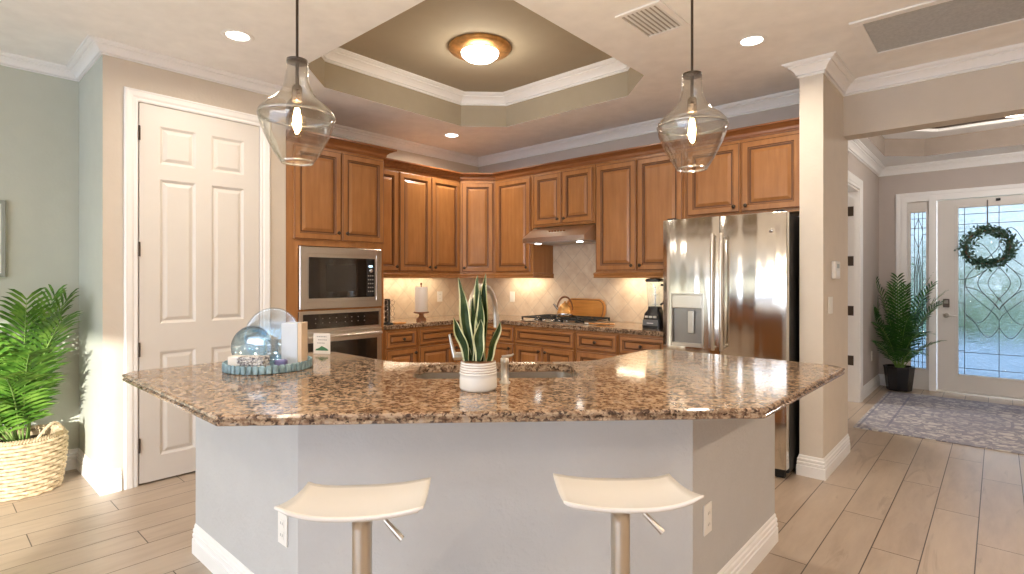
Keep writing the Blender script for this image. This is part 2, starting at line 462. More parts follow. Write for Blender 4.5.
def crown_prof(zt, h=.092, p=.090):
    a = [(0, 0), (.10, 0), (.14, .06), (.10, .12), (.04, .13), (.04, .20), (.20, .20), (.24, .30), (.32, .44), (.48, .60), (.62, .68), (.62, .78), (.76, .78), (.86, .84), (.90, .90), (1, .90), (1, 1), (0, 1)]
    return [(x * p, zt - h + z * h) for x, z in a]
BASE = [(0, 0), (.017, 0), (.017, .070), (.012, .073), (.012, .078), (.015, .082), (.015, .094), (.010, .097), (.010, .102), (.013, .106), (.012, .116), (.006, .122), (.006, .130), (.003, .138), (0, .14)]

# ------------------------------------------------------------------ the room
ZC = 2.80
TX0, TX1, TY0, TY1, TC = -3.83, -1.89, 1.80, 3.83, .31
XL, YS, XE, YB = -4.84, -4.6, 3.3, 4.65
def wall(name, x0, y0, z0, x1, y1, z1, m): return struct(MB().box(x0, y0, z0, x1, y1, z1).build(name, M[m]))
struct(MB().box(-6.2, -4.7, -.1, 3.4, 8.35, 0).build('floor', M['floor']))
# kitchen ceiling with the octagonal tray opening
cm = MB(); T = ZC + .05
for q in ((XL - .1, YS - .1, TX0, 4.85), (TX1, YS - .1, XE + .1, 4.85), (TX0, YS - .1, TX1, TY0), (TX0, TY1, TX1, 4.85)):
    cm.box(q[0], q[1], ZC, q[2], q[3], T)
for (cx, cy, sx, sy) in ((TX0, TY0, 1, 1), (TX1, TY0, -1, 1), (TX1, TY1, -1, -1), (TX0, TY1, 1, -1)):
    t = [(cx, cy), (cx + sx * TC, cy), (cx, cy + sy * TC)]
    if sx * sy < 0: t.reverse()
    cm.prism(t, ZC, T)
struct(cm.build('ceiling', M['ceiling']))
oct_ = [(TX0 + TC, TY0), (TX1 - TC, TY0), (TX1, TY0 + TC), (TX1, TY1 - TC), (TX1 - TC, TY1), (TX0 + TC, TY1), (TX0, TY1 - TC), (TX0, TY0 + TC)]
octcw = list(reversed(oct_))
tm = MB(); sweep(octcw, [(.002, ZC + .001), (.002, 3.11), (-.04, 3.11), (-.04, ZC + .051)], True, 0, tm)
tm.prism(oct_, 3.10, 3.14)
struct(tm.build('ceiling_tray', M['olive']))
struct(sweep(octcw, crown_prof(3.10, .10, .10), True).build('trim_1', M['white']))
# left side
wall('wall_left', XL - .1, YS, 0, XL, .79, ZC, 'sage')
wall('wall_left_return', XL - .1, .79, 0, -4.1303, .91, ZC, 'sage')
wall('wall_pantry', -4.25, .7905, 0, -4.13, .975, ZC, 'beige')
bx = MB().box(-4.25, 1.745, 0, -4.13, 1.95, ZC).box(-4.25, .975, 2.48, -4.13, 1.745, ZC)
struct(bx.build('wall_pantry_side', M['beige']))
wall('wall_alcove', -4.84, 1.90, 0, -4.25, 1.95, ZC, 'beige')
wall('wall_kitchen_left', -4.84, 1.95, 0, -4.74, 4.65, ZC, 'beige')
wall('wall_kitchen_back', -4.84, 4.65, 0, -1.03, 4.75, ZC, 'mauve')
wall('wall_column', -1.010, 4.06, 0, -.866, 4.85, ZC, 'column')
wall('wall_header', -.866, 4.69, 2.41, XE, 4.85, ZC, 'beige')
wall('wall_foyer_right', 2.0, 4.85, 0, 2.1, 8.15, 2.8, 'mauve')
wall('wall_right_return', 2.0, 4.70, 0, 3.4, 4.85, 2.41, 'beige')
wall('wall_right', XE, YS, 0, XE + .1, 4.70, ZC, 'beige')  # unseen wall, kept solid to block the low sun
# unseen back wall; glass doors added and sized to admit sun and skylight
bk = MB().box(XL, YS - .12, 2.38, XE, YS, ZC).box(2.78, YS - .12, 0, XE, YS, 2.38).box(XL, YS - .12, 0, -4.3, YS, 2.38)
struct(bk.build('wall_back', M['beige']))
win = MB().box(-4.3, YS - .09, 2.32, 2.78, YS - .03, 2.38).box(-4.3, YS - .09, 0, 2.78, YS - .03, .05)
for x in (-4.3, -2.6, -.9, .8, 2.72): win.box(x, YS - .09, .05, x + .06, YS - .03, 2.32)
wf = struct(win.build('window_1', M['white']))
MB().box(-4.24, YS - .065, 0.05, 2.72, YS - .06, 2.32).build('window_pane', M['clearpane'], wf)
# foyer
FX0, FY, FZ = -1.12, 8.15, 2.72
fl = MB().box(FX0 - .12, 4.85, 0, FX0, 5.95, FZ + .1).box(FX0 - .12, 6.85, 0, FX0, FY, FZ + .1).box(FX0 - .12, 5.95, 2.30, FX0, 6.85, FZ + .1)
struct(fl.build('wall_foyer_left', M['mauve']))
fb = MB().box(FX0 - .12, FY, 0, -.89, FY + .12, FZ + .1).box(-.89, FY, 2.33, 2.1, FY + .12, FZ + .1).box(.62, FY, 0, 2.1, FY + .12, 2.33)
struct(fb.build('wall_foyer_back', M['mauve']))
wall('wall_side_room', -2.6, 4.85, 0, -2.5, 8.2, 2.8, 'column')  # side room is assumed, added so light falls naturally by the foyer
wall('wall_side_room_back', -2.5, 8.1, 0, -1.24, 8.2, 2.8, 'column')
wall('ceiling_side_room', -2.6, 4.85, 2.8, -1.24, 8.2, 2.85, 'ceiling')
# foyer tray ceiling: two steps
fo = [(-.955 + .0, 6.3), (-.955, 7.35), (-.62, 7.66), (.75, 7.66), (1.1, 7.35), (1.1, 5.6), (.75, 5.25), (-.62, 5.25), (-.955, 5.6)]
def ring_plate(mb, x0, y0, x1, y1, hole, z0, z1, m=0):
    bm = bmesh.new(); es = []
    for lp in ([(x0, y0), (x1, y0), (x1, y1), (x0, y1)], hole):
        vs_ = [bm.verts.new((x, y, z0)) for x, y in lp]
        es += [bm.edges.new((vs_[i], vs_[(i + 1) % len(vs_)])) for i in range(len(vs_))]
    r = bmesh.ops.triangle_fill(bm, edges=es, use_beauty=True)
    bmesh.ops.solidify(bm, geom=list(bm.faces), thickness=(z1 - z0))
    bmesh.ops.recalc_face_normals(bm, faces=list(bm.faces))
    zs = [v.co.z for v in bm.verts]
    if min(zs) < z0 - 1e-4:
        for v in bm.verts: v.co.z += (z1 - z0)
    mb.frombm(bm, m)
fc = MB(); ring_plate(fc, FX0 - .12, 4.85, 2.1, FY + .12, fo, FZ, FZ + .04)
struct(fc.build('ceiling_foyer', M['white']))
st = MB(); sweep(fo, [(.002, FZ + .001), (.002, FZ + .205), (-.03, FZ + .205), (-.03, FZ + .041)], True, 0, st)
sweep([(FX0 + .02, 5.22), (FX0 + .02, 7.70), (1.18, 7.70), (1.18, 5.22)], [(0, FZ + .231), (0, FZ + .33), (-.03, FZ + .33), (-.03, FZ + .231)], True, 0, st)
struct(st.build('ceiling_foyer_step', mat('brown_taupe_paint', (.33, .27, .225), .85)))
fo2 = [(-.70, 6.2), (-.70, 7.15), (-.48, 7.38), (.62, 7.38), (.86, 7.15), (.86, 5.8), (.62, 5.5), (-.48, 5.5), (-.70, 5.75)]
fc2 = MB(); ring_plate(fc2, FX0, 5.2, 1.2, 7.72, fo2, FZ + .20, FZ + .23)
struct(fc2.build('ceiling_foyer_upper', M['white']))
struct(MB().box(FX0, 5.2, FZ + .32, 1.2, 7.72, FZ + .36).build('ceiling_foyer_top', mat('brown_taupe_ceiling', (.33, .27, .225), .85)))
struct(sweep([(FX0, 4.85), (FX0, FY), (2.0, FY)], crown_prof(FZ, .10, .09)).build('trim_2', M['white']))
# crowns and baseboards
struct(sweep([(XL, YS), (XL, .79), (-4.13, .79), (-4.13, 1.949)], crown_prof(ZC, .068, .085)).build('trim_4', M['white']))
cpath = [(-4.13, 1.951), (-4.74, 1.951), (-4.74, 4.65), (-1.010, 4.65), (-1.010, 4.06), (-.866, 4.06), (-.866, 4.69), (XE, 4.69)]
struct(sweep(cpath, crown_prof(ZC)).build('trim_3', M['white']))
struct(sweep([(XL, YS), (XL, .79), (-4.13, .79), (-4.13, .885)], BASE).build('baseboard_left', M['white']))
struct(sweep([(-4.13, 1.835), (-4.13, 1.945)], BASE).build('baseboard_pantry', M['white']))
struct(sweep([(-1.010, 4.30), (-1.010, 4.06), (-.866, 4.06), (-.866, 4.85)], BASE).build('baseboard_column', M['white']))
struct(sweep([(FX0, 7.0), (FX0, FY), (-.93, FY)], BASE).build('baseboard_foyer', M['white']))

# ------------------------------------------------------------------ panel doors
def raised(mb, x0, z0, x1, z1, y, prof, mats):
    """nested rectangular rings from outline inwards; prof [(inset, depth)], depth>0 = towards viewer (-y)"""
    rings = []
    for ins, d in prof:
        rings.append([(x0 + ins, y - d, z0 + ins), (x1 - ins, y - d, z0 + ins), (x1 - ins, y - d, z1 - ins), (x0 + ins, y - d, z1 - ins)])
    for i in range(len(rings) - 1):
        a, b = rings[i], rings[i + 1]
        mb.add(a + b, [(k, (k + 1) % 4, 4 + (k + 1) % 4, 4 + k) for k in range(4)], mats[i])
    mb.add(rings[-1], [(0, 1, 2, 3)], mats[-1])
def cab_front(w_, h_, fr=.058, horiz=False):
    """raised panel cabinet front, local x 0..w, z 0..h, back at y=0, faces -y"""
    mb = MB(); t = .020
    fr = min(fr, h_ * .27, w_ * .27)
    prof = [(0, 0), (0, t - .005), (.004, t - .002), (.009, t), (fr - .010, t), (fr - .006, t - .003), (fr - .004, t - .0065), (fr, t - .007), (fr + .003, t - .013), (fr + .012, t - .013), (fr + min(.035, h_ * .12), t - .003)]
    mt = [0, 0, 1, 0, 1, 1, 0, 1, 1, 0, 0]
    raised(mb, 0, 0, w_, h_, 0, prof, mt)
    mb.add([(0, 0, 0), (w_, 0, 0), (w_, 0, h_), (0, 0, h_)], [(3, 2, 1, 0)], 0)
    return mb
WD = lambda h=False: [M['woodh' if h else 'wood'], M['glaze']]
knob_mb = MB().lathe([(.0055, 0), (.005, -.012), (.009, -.016), (.0145, -.021), (.0155, -.026), (.012, -.031), (.0, -.032)], 14, 0, axis='y')
def knob(parent, x, z):
    o = knob_mb.build('knob', M['bronze'], parent, (x, -.020, z)); return o
def front(parent, kind, x0, z0, x1, z1, kx=None, kz=None, horiz=False):
    o = cab_front(x1 - x0, z1 - z0).build(kind, WD(horiz), parent, (x0, 0, z0))
    if kx is not None: knob(o, kx - x0, kz - z0)
    return o
def cabinet(name, label, loc, rz, w_, d_, zb, zt, fronts, group, cat='cabinet'):
    t = thing(name, label, cat, (loc[0], loc[1], 0), rz, group)
    b = MB().box(0.0005, .001, zb, w_ - .0005, d_, zt)
    if zb < .2: b.box(.01, .07, .001, w_ - .01, d_, zb)
    b.build('body', M['wood'], t)
    for f in fronts: front(t, *f)
    return t
UG = 'maple wall cabinets'; BG = 'maple base cabinets'
UZ0, UZ1 = 1.40, 2.42
D0, D1 = 1.412, 2.395
g = .006
KZ = D0 + .045
# left wall uppers (front plane X=-4.41, local x -> +Y)
cabinet('wall_cabinet', 'tall maple wall cabinet beside the oven cabinet, single door', (-4.41, 2.86), 90, .35, .327, UZ0, UZ1,
        [('door', .01, D0, .345, D1, .315, KZ)], UG)
cabinet('wall_cabinet', 'two-door maple wall cabinet above the paper towels', (-4.41, 3.212), 90, .826, .327, UZ0, UZ1,
        [('door', .012, D0, .410, D1, .375, KZ), ('door', .416, D0, .815, D1, .450, KZ)], UG)
# diagonal corner cabinet
tcab = thing('wall_cabinet', 'narrow diagonal corner maple wall cabinet with one door', 'cabinet', (-4.41, 4.04, 0), 45, UG)
dl = math.hypot(.28, .27)
inv = Matrix.Rotation(-R(45), 4, 'Z') @ Matrix.Translation((4.41, -4.04, 0))
pts = [(-4.409, 4.041), (-4.131, 4.311), (-4.131, 4.648), (-4.738, 4.648), (-4.738, 4.041)]
loc_ = [(inv @ Vector((x, y, 0))) for x, y in pts]
MB().prism([(p.x, p.y) for p in loc_], UZ0, UZ1).build('body', M['wood'], tcab)
front(tcab, 'door', .022, D0, dl - .022, D1, .050, KZ)
# right wall uppers (front plane Y=4.31)
cabinet('wall_cabinet', 'single-door maple wall cabinet left of the range hood', (-4.13, 4.31), 0, .545, .337, UZ0, UZ1,
        [('door', .025, D0, .515, D1, .480, KZ)], UG)
cabinet('wall_cabinet', 'short two-door maple wall cabinet over the range hood', (-3.58, 4.31), 0, .755, .337, 1.865, UZ1,
        [('door', .02, 1.885, .370, D1, .335, 1.93), ('door', .378, 1.885, .735, D1, .415, 1.93)], UG)
cabinet('wall_cabinet', 'tall two-door maple wall cabinet above the blender', (-2.82, 4.31), 0, .885, .337, UZ0, UZ1,
        [('door', .018, D0, .432, D1, .395, KZ), ('door', .445, D0, .865, D1, .480, KZ)], UG)
cabinet('wall_cabinet', 'two-door maple wall cabinet above the refrigerator', (-1.93, 4.31), 0, .895, .337, 1.83, UZ1,
        [('door', .015, 1.855, .440, D1, .402, 1.90), ('door', .452, 1.855, .875, D1, .490, 1.90)], UG)
# light rails (under) and cabinet crown (over)
RAIL = [(-.02, UZ0 - .001), (-.02, 1.345), (.012, 1.345), (.016, 1.352), (.010, 1.362), (.014, 1.372), (.018, 1.385), (.004, UZ0 - .001)]
tag(sweep([(-4.41, 2.86), (-4.41, 4.04), (-4.13, 4.31), (-3.585, 4.31), (-3.585, 4.64)], RAIL).build('light_rail', M['woodh']),
    'maple light rail under the wall cabinets around the corner', 'moulding')
tag(sweep([(-2.82, 4.64), (-2.82, 4.31), (-1.935, 4.31), ], RAIL).build('light_rail', M['woodh']),
    'short maple light rail under the cabinet above the blender', 'moulding')
def wcrown(z0, h, p):
    a = [(0, 0), (.10, 0), (.14, .12), (.22, .20), (.26, .42), (.45, .60), (.70, .72), (.78, .80), (1, .84), (1, 1), (-.3, 1), (-.3, 0)]
    return [(x * p, z0 + z * h) for x, z in a]
mbc = sweep([(-4.41, 2.945), (-4.41, 4.04), (-4.13, 4.31), (-1.035, 4.31)], wcrown(UZ1 + .001, .075, .062))
tag(mbc.build('cabinet_crown', [M['woodc']]), 'stained maple crown running along the tops of the wall cabinets', 'moulding')

# tall oven cabinet with microwave and oven
oc = thing('oven_cabinet', 'tall maple cabinet housing the microwave and wall oven', 'cabinet', (-4.135, 1.955, 0), 90)
W = .90
b = MB()
b.box(0, 0, .10, .095, .60, 2.42).box(.865, 0, .10, W, .60, 2.42)        # stiles and sides
b.box(.095, .0, 1.605, .865, .60, 2.42).box(.095, 0, 1.075, .865, .60, 1.09).box(.095, 0, .10, .865, .60, .34).box(.095, .50, .34, .865, .60, 1.605)
b.box(.01, .07, .001, W - .01, .60, .10)
b.build('body', M['wood'], oc)
front(oc, 'door', .055, 1.655, .468, D1 + .005, .432, 1.72); front(oc, 'door', .476, 1.655, .892, D1 + .005, .512, 1.72)
front(oc, 'drawer', .055, .12, .892, .325, .47, .22, True)
inv_ = sweep([(0, .0), (W, .0), (W, .60)], wcrown(2.421, .085, .085))
inv_.build('crown', [M['woodc']], oc)
# microwave
mw = thing('microwave', 'built-in stainless microwave with dark glass door', 'microwave', (-4.135, 2.053, 1.093), 90)
f = MB(); raised(f, 0, 0, .765, .505, 0, [(0, 0), (0, .022), (.004, .026), (.055, .026), (.058, .022)], [0, 0, 0, 0, 0])
f.build('frame', M['steel2'], mw)
MB().box(.075, -.032, .085, .690, -.023, .42, 0, .003).build('door', M['screen'], mw)
MB().box(.225, -.0345, .14, .50, -.0325, .36).build('window', mat('microwave_window', (.035, .028, .022), .12), mw)
pn = MB().box(.605, -.0345, .09, .685, -.0325, .415).build('control_panel', M['black'], mw)
dm = MB().box(.625, -.0355, .345, .662, -.0347, .362).build('display', M['display'], pn)
bt = MB()
for r in range(5):
    for c in range(3): MB().box(.617 + c * .021, -.0355, .13 + r * .034, .629 + c * .021, -.0347, .139 + r * .034).build('button', M['grey_ink'], pn)
MB().lathe([(.017, 0), (.015, -.012), (0, -.013)], 20, axis='y', c=(.645, -.0347, .315)).build('dial', M['chrome'], pn)
MB().box(.010, .002, .01, .755, .42, .49).build('case', M['blackmatte'], mw)
# wall oven
ov = thing('wall_oven', 'built-in stainless wall oven below the microwave', 'oven', (-4.135, 2.053, .345), 90)
f = MB().box(0, -.018, 0, .765, 0, .73, 0, .003).build('frame', M['steel2'], ov)
cp = MB().box(.03, -.024, .585, .735, -.018, .705).build('control_panel', M['screen'], ov)
bt = MB()
for r in range(2):
    for c in range(8): MB().box(.13 + c * .062 + .02 * (c > 3), -.0248, .628 + r * .036, .138 + c * .062 + .02 * (c > 3), -.0242, .634 + r * .036).build('button', M['grey_ink'], cp)
dd = MB().box(.01, -.040, .03, .755, -.019, .560, 0, .004).build('door', M['steel2'], ov)
MB().box(.06, -.043, .08, .705, -.0405, .475).build('window', M['screen'], dd)
h_ = MB().tube([(.04, -.085, .520), (.725, -.085, .520)], .011, 12)
for x in (.07, .695): h_.tube([(x, -.040, .520), (x, -.085, .520)], .008, 8)
h_.build('handle', M['steel2'], dd)
MB().box(.01, .002, .01, .755, .48, .72).build('case', M['blackmatte'], ov)

# ------------------------------------------------------------------ base cabinets
DZ0, DZ1, B0, B1 = .70, .855, .125, .685
cabinet('base_cabinet', 'maple base cabinet with one drawer, next to the oven cabinet', (-4.13, 2.862), 90, .372, .60, .10, .873,
        [('drawer', .012, DZ0, .352, DZ1, .19, .778, True), ('door', .012, B0, .352, B1, .325, .64)], BG)
cabinet('base_cabinet', 'wide maple base cabinet below the paper towels, running into the corner', (-4.13, 3.238), 90, .80, .60, .10, .873,
        [('drawer', .012, DZ0, .785, DZ1, .395, .778, True), ('door', .012, B0, .420, B1, .385, .64), ('door', .428, B0, .785, B1, .46, .64)], BG)
cabinet('base_cabinet', 'maple corner base cabinet with drawer, left of the cooktop', (-4.125, 4.04), 0, .530, .60, .10, .873,
        [('drawer', .035, DZ0, .518, DZ1, .27, .778, True), ('door', .035, B0, .518, B1, .478, .64)], BG)
cabinet('base_cabinet', 'wide maple base cabinet with false drawer below the cooktop', (-3.59, 4.04), 0, .735, .60, .10, .873,
        [('panel', .01, DZ0, .722, DZ1, None, None, True), ('door', .01, B0, .360, B1, .325, .64), ('door', .368, B0, .722, B1, .405, .64)], BG)
cabinet('base_cabinet', 'maple base cabinet with one drawer, right of the cooktop', (-2.85, 4.04), 0, .440, .60, .10, .873,
        [('drawer', .01, DZ0, .428, DZ1, .22, .778, True), ('door', .01, B0, .428, B1, .39, .64)], BG)
cabinet('base_cabinet', 'maple base cabinet below the blender beside the refrigerator', (-2.405, 4.04), 0, .445, .60, .10, .873,
        [('drawer', .01, DZ0, .435, DZ1, .22, .778, True), ('door', .01, B0, .435, B1, .05, .64)], BG)

def slab(poly, z0, z1, hole=None, name='countertop', mt='granite', edge=True):
    """granite slab: ogee edge around poly (ccw), optional hole polygon (ccw)"""
    mb = MB(); n = len(poly); H = z1 - z0
    path = list(reversed(poly))      # clockwise: right of travel = inwards
    prof = [(.010, 0), (.004, .10), (.002, .34), (.007, .44), (.004, .56), (0, .74), (.002, .9), (.012, 1)] if edge else [(0, 0), (0, .85), (.004, 1)]
    rings = [[(q.x, q.y, z0 + z * H) for q in offset_path(path, o, True)] for o, z in prof]
    for i in range(len(rings) - 1):
        a, b_ = rings[i], rings[i + 1]
        mb.add(a + b_, [(k, n + k, n + (k + 1) % n, (k + 1) % n) for k in range(n)], 0)
    for ring, flip in ((rings[-1], False), (rings[0], True)):
        bm = bmesh.new(); es = []
        for lp in [ring] + ([[(x, y, ring[0][2]) for x, y in hole]] if hole else []):
            vs_ = [bm.verts.new(p) for p in lp]
            es += [bm.edges.new((vs_[i], vs_[(i + 1) % len(vs_)])) for i in range(len(vs_))]
        bmesh.ops.triangle_fill(bm, edges=es, use_beauty=True, normal=(0, 0, -1 if flip else 1))
        for f_ in bm.faces:
            if (f_.normal.z < 0) != flip: f_.normal_flip()
        mb.frombm(bm)
    if hole:
        k = len(hole); mb.add([(x, y, z1) for x, y in hole] + [(x, y, z0) for x, y in hole], [((i + 1) % k, i, k + i, k + (i + 1) % k) for i in range(k)], 0)
    return mb
cp_ = [(-4.735, 2.862), (-4.10, 2.862), (-4.10, 3.98), (-4.07, 4.01), (-1.955, 4.01), (-1.955, 4.645), (-4.735, 4.645)]
tag(slab(cp_, .875, .915).build('countertop', M['granite']), 'L-shaped speckled brown granite countertop along the kitchen walls', 'countertop')
# backsplash
bs = MB().box(-4.74, 2.862, .916, -4.73, 4.64, 1.40).box(-4.73, 4.64, .916, -1.94, 4.65, 1.40).box(-3.58, 4.64, 1.40, -2.82, 4.65, 1.865)
struct(bs.build('wall_backsplash', M['tile']))

# under-cabinet lights
def strip(label, loc, rz, L, power):
    t = thing('under_cabinet_light', label, 'light', loc, rz, 'under cabinet light bars')
    MB().box(0, -.02, .003, L, .02, .018).build('housing', M['white'], t)
    MB().box(.01, -.012, 0, L - .01, .012, .0025).build('diffuser', M['strip'], t)
    area_light(t, 'lamp', (L / 2, 0, -.004), L * .9, power, (1, .82, .58), 'RECTANGLE', .06)
strip('slim light bar under the cabinet above the paper towels', (-4.60, 3.0, 1.380), 90, 1.0, 2.6)
strip('slim light bar under the cabinet left of the hood', (-4.2, 4.52, 1.380), 0, .55, 1.9)
strip('slim light bar under the cabinet above the blender', (-2.75, 4.52, 1.380), 0, .75, 2.8)

# ------------------------------------------------------------------ range hood
hd = thing('range_hood', 'low stainless range hood under the short cabinet', 'range hood', (-3.575, 4.13, 0))
hb = MB(); Wd = .75
pr_ = [(0, 1.70), (0, 1.745), (.19, 1.862), (.505, 1.862), (.505, 1.70)]
hb.add([(0, y, z) for y, z in pr_] + [(Wd, y, z) for y, z in pr_], [(0, 1, 2, 3, 4), (9, 8, 7, 6, 5)] + [(i, 5 + i, 5 + (i + 1) % 5, (i + 1) % 5) for i in range(5)])
hb.build('hood_body', M['steel2'], hd)
MB().box(.05, .05, 1.692, Wd - .05, .45, 1.699).build('filter', M['grille'], hd)
for x in (.12, .63):
    l_ = MB().cyl((x, .10, 0), .03, 1.685, 1.692, 16).build('lamp', M['lamp'], hd)
for k in range(6): MB().box(.27 + k * .035, .082, 1.798, .292 + k * .035, .092, 1.812).build('button', M['chrome'], hd)

# ------------------------------------------------------------------ refrigerator
fr_ = thing('refrigerator', 'stainless french-door refrigerator with ice dispenser', 'refrigerator', (-1.915, 3.86, 0))
FW = .875
MB().box(.003, .075, .03, FW - .003, .72, 1.775, 0, .006).build('case', M['blackmatte'], fr_)
def fdoor(name, x0, x1, z0, z1, hole=None):
    mb = MB(); b_ = .012
    # slightly bowed front
    nx = 12; prof = []
    for i in range(nx + 1):
        u = i / nx; prof.append((x0 + (x1 - x0) * u, -.012 * math.sin(PI * u) ** .6 if 0 < u < 1 else 0.006))
    zs = [z0, z0 + .006, z1 - .006, z1]
    if hole: zs = [z0, z0 + .006, hole[1], hole[3], z1 - .006, z1]
    xs = [p[0] for p in prof]
    if hole:
        for hx in (hole[0], hole[2]):
            i = min(range(len(xs)), key=lambda k: abs(xs[k] - hx)); prof[i] = (hx, prof[i][1])
    V = [[(x, y + (.004 if zi in (0, len(zs) - 1) else 0), z) for x, y in prof] for zi, z in enumerate(zs)]
    fl_ = [p for r in V for p in r]; n = nx + 1; fs = []
    for zi in range(len(zs) - 1):
        for i in range(nx):
            if hole and zs[zi] >= hole[1] - 1e-6 and zs[zi + 1] <= hole[3] + 1e-6 and prof[i][0] >= hole[0] - 1e-6 and prof[i + 1][0] <= hole[2] + 1e-6: continue
            fs.append((zi * n + i, zi * n + i + 1, (zi + 1) * n + i + 1, (zi + 1) * n + i))
    mb.add(fl_, fs, 0, True)
    D = .068
    for x, e in ((x0, 0), (x1, nx)):
        mb.add([(x, .006, z0), (x, D, z0), (x, D, z1), (x, .006, z1)], [(0, 3, 2, 1) if e else (0, 1, 2, 3)], 0)
    for zi in (0, len(zs) - 1):
        r = V[zi]; mb.add(r + [(x1, D, zs[zi]), (x0, D, zs[zi])], [tuple(range(n + 2)) if zi == 0 else tuple(reversed(range(n + 2)))], 0)
    mb.add([(x0, D, z0), (x1, D, z0), (x1, D, z1), (x0, D, z1)], [(3, 2, 1, 0)], 0)
    return mb.build(name, M['steel'], fr_)
HX0, HX1, HZ0, HZ1 = .075, .315, .84, 1.225
dL = fdoor('door', 0, .432, .76, 1.785, (HX0, HZ0, HX1, HZ1))
dR = fdoor('door', .437, FW, .76, 1.785)
dB = fdoor('freezer_drawer', 0, FW, .07, .752)
d = MB()
d.box(HX0, .02, HZ0, HX1, .06, HZ1, 0)             # recess back block
d.build('dispenser_recess', mat('dark_steel_recess', (.30, .29, .28), .3, .8), dL)
fm = MB(); raised(fm, HX0 - .006, HZ0 - .006, HX1 + .006, HZ1 + .006, -.008, [(0, 0), (0, .008), (.010, .008), (.012, -.02)], [0, 0, 0, 0])
fm.f.pop(); fm.m.pop(); fm.s.pop()
fm.build('dispenser_frame', M['nickel'], dL)
MB().box(HX0 + .006, -.016, 1.12, HX1 - .006, .018, HZ1 - .006, 0, .004).build('dispenser_panel', M['steel2'], dL)
MB().box(.20, -.006, .935, .245, .012, 1.10, 0, .004).build('paddle', M['nickel'], dL)
MB().box(HX0 + .008, -.02, HZ0 + .004, HX1 - .008, .018, HZ0 + .022).build('drip_tray', M['steel2'], dL)
for dr, x in ((dL, .405), (dR, .467)):
    hh = MB().tube([(x, -.050, .83), (x, -.062, 1.0), (x, -.067, 1.25), (x, -.062, 1.5), (x, -.050, 1.66)], .0135, 12)
    for z in (.85, 1.64): hh.tube([(x, -.006, z), (x, -.052, z)], .010, 8)
    hh.build('handle', M['nickel'], dr)
hh = MB().tube([(.08, -.062, .68), (.45, -.066, .68), (.83, -.062, .68)], .0125, 12)
for x in (.10, .81): hh.tube([(x, -.004, .68), (x, -.062, .68)], .010, 8)
hh.build('handle', M['nickel'], dB)
MB().lathe([(.013, 0), (.012, -.0025), (0, -.003)], 20, axis='y', c=(.785, -.009, 1.66)).build('badge', M['chrome'], dR)
for x in (.05, FW - .05): MB().box(x - .03, .03, 1.787, x + .03, .12, 1.80, 0, .003).build('hinge_cover', M['blackmatte'], fr_)
MB().box(.02, .04, .005, FW - .02, .075, .065).build('kick_grille', M['blackmatte'], fr_)

# ------------------------------------------------------------------ island
def mir(p): return (.08 - p[1], .08 - p[0])
half = [(-1.80, .625), (-2.905, .625), (-2.96, .68), (-2.96, 1.565), (-2.91, 1.62), (-2.86, 1.65), (-2.34, 1.65), (-2.27, 1.665), (-2.20, 1.705)]
poly = half[:]                              # clockwise from front-left corner
poly = poly + [(p[0] + .002, p[1] - .006) for p in (mir(q) for q in reversed(half[1:]))] + [(-.562, 1.868)]
poly = list(reversed(poly))                 # make ccw check below
area = sum(poly[i][0] * poly[(i + 1) % len(poly)][1] - poly[(i + 1) % len(poly)][0] * poly[i][1] for i in range(len(poly)))
if area < 0: poly.reverse()
# sink hole in the 45 degree frame
s2 = math.sqrt(.5); e1 = Vector((s2, s2)); e2 = Vector((-s2, s2))
nearmid = Vector((-1.585, 1.665)); C0 = nearmid + e2 * .185
def rr(cx, cy, hw, hh, r, n=5):
    out = []
    for (sx, sy, a0) in ((1, -1, -90), (1, 1, 0), (-1, 1, 90), (-1, -1, 180)):
        for i in range(n + 1):
            a = R(a0 + 90 * i / n); out.append((cx + sx * (hw - r) + r * math.cos(a), cy + sy * (hh - r) + r * math.sin(a)))
    return out
def w45(p): q = C0 + e1 * p[0] + e2 * p[1]; return (q.x, q.y)
hole = [w45(p) for p in rr(0.0, 0, .365, .180, .07)]
isl_top = slab(poly, .880, .915, hole, 'worktop')
tag(isl_top.build('island_worktop', M['granite']), 'angled speckled brown granite worktop of the kitchen island', 'countertop')
# island body: half walls around, cabinets within
ib = thing('kitchen_island', 'angled kitchen island base with pale textured panels and white baseboard', 'kitchen island', (-1.9, 1.9, 0))
IO = Vector((-1.9, 1.9, 0))
outer = [(-2.925, .93), (-1.875, .93)]
outer = outer + [mir(outer[1]), (-.85, 2.955)]
back = [(-2.91, 1.60), (-2.32, 1.60)]
back = back + [mir(back[1]), mir(back[0])]
def loc2(p): return (p[0] - IO.x, p[1] - IO.y)
inner = offset_path(list(outer), -.11)      # to the left of travel = inside of island
ring = [loc2(p) for p in outer] + [(q.x - IO.x, q.y - IO.y) for q in reversed(inner)]
MB().prism(ring, .0, .8795).build('wall_panel', M['island'], ib)
# cabinet fill around the sink (left wing, right wing, low centre)
cb = MB()
inn = [(q.x, q.y) for q in inner]
wl = [(-2.91, inn[0][1] + .001), (-2.25, inn[0][1] + .001), (-2.25, 1.60), (-2.91, 1.60)]
cb.prism([loc2(p) for p in wl], .10, .8785)
wr = [(p[0], min(p[1], 2.955)) for p in (mir(q) for q in reversed(wl))]
cb.prism([loc2(p) for p in wr], .10, .8785)
ctr = [(-2.249, inn[1][1] + .003), (inn[1][0] + .0, inn[1][1] + .003), mir((inn[1][0] + .0, inn[1][1] + .003)), mir((-2.249, inn[1][1] + .003)), mir((-2.249, 1.60)), (-2.249, 1.60)]
cb.prism([loc2(p) for p in ctr], .10, .62)
cb.build('cabinet_body', M['wood'], ib)
sweep([loc2(p) for p in outer], BASE).build('baseboard', M['white'], ib)
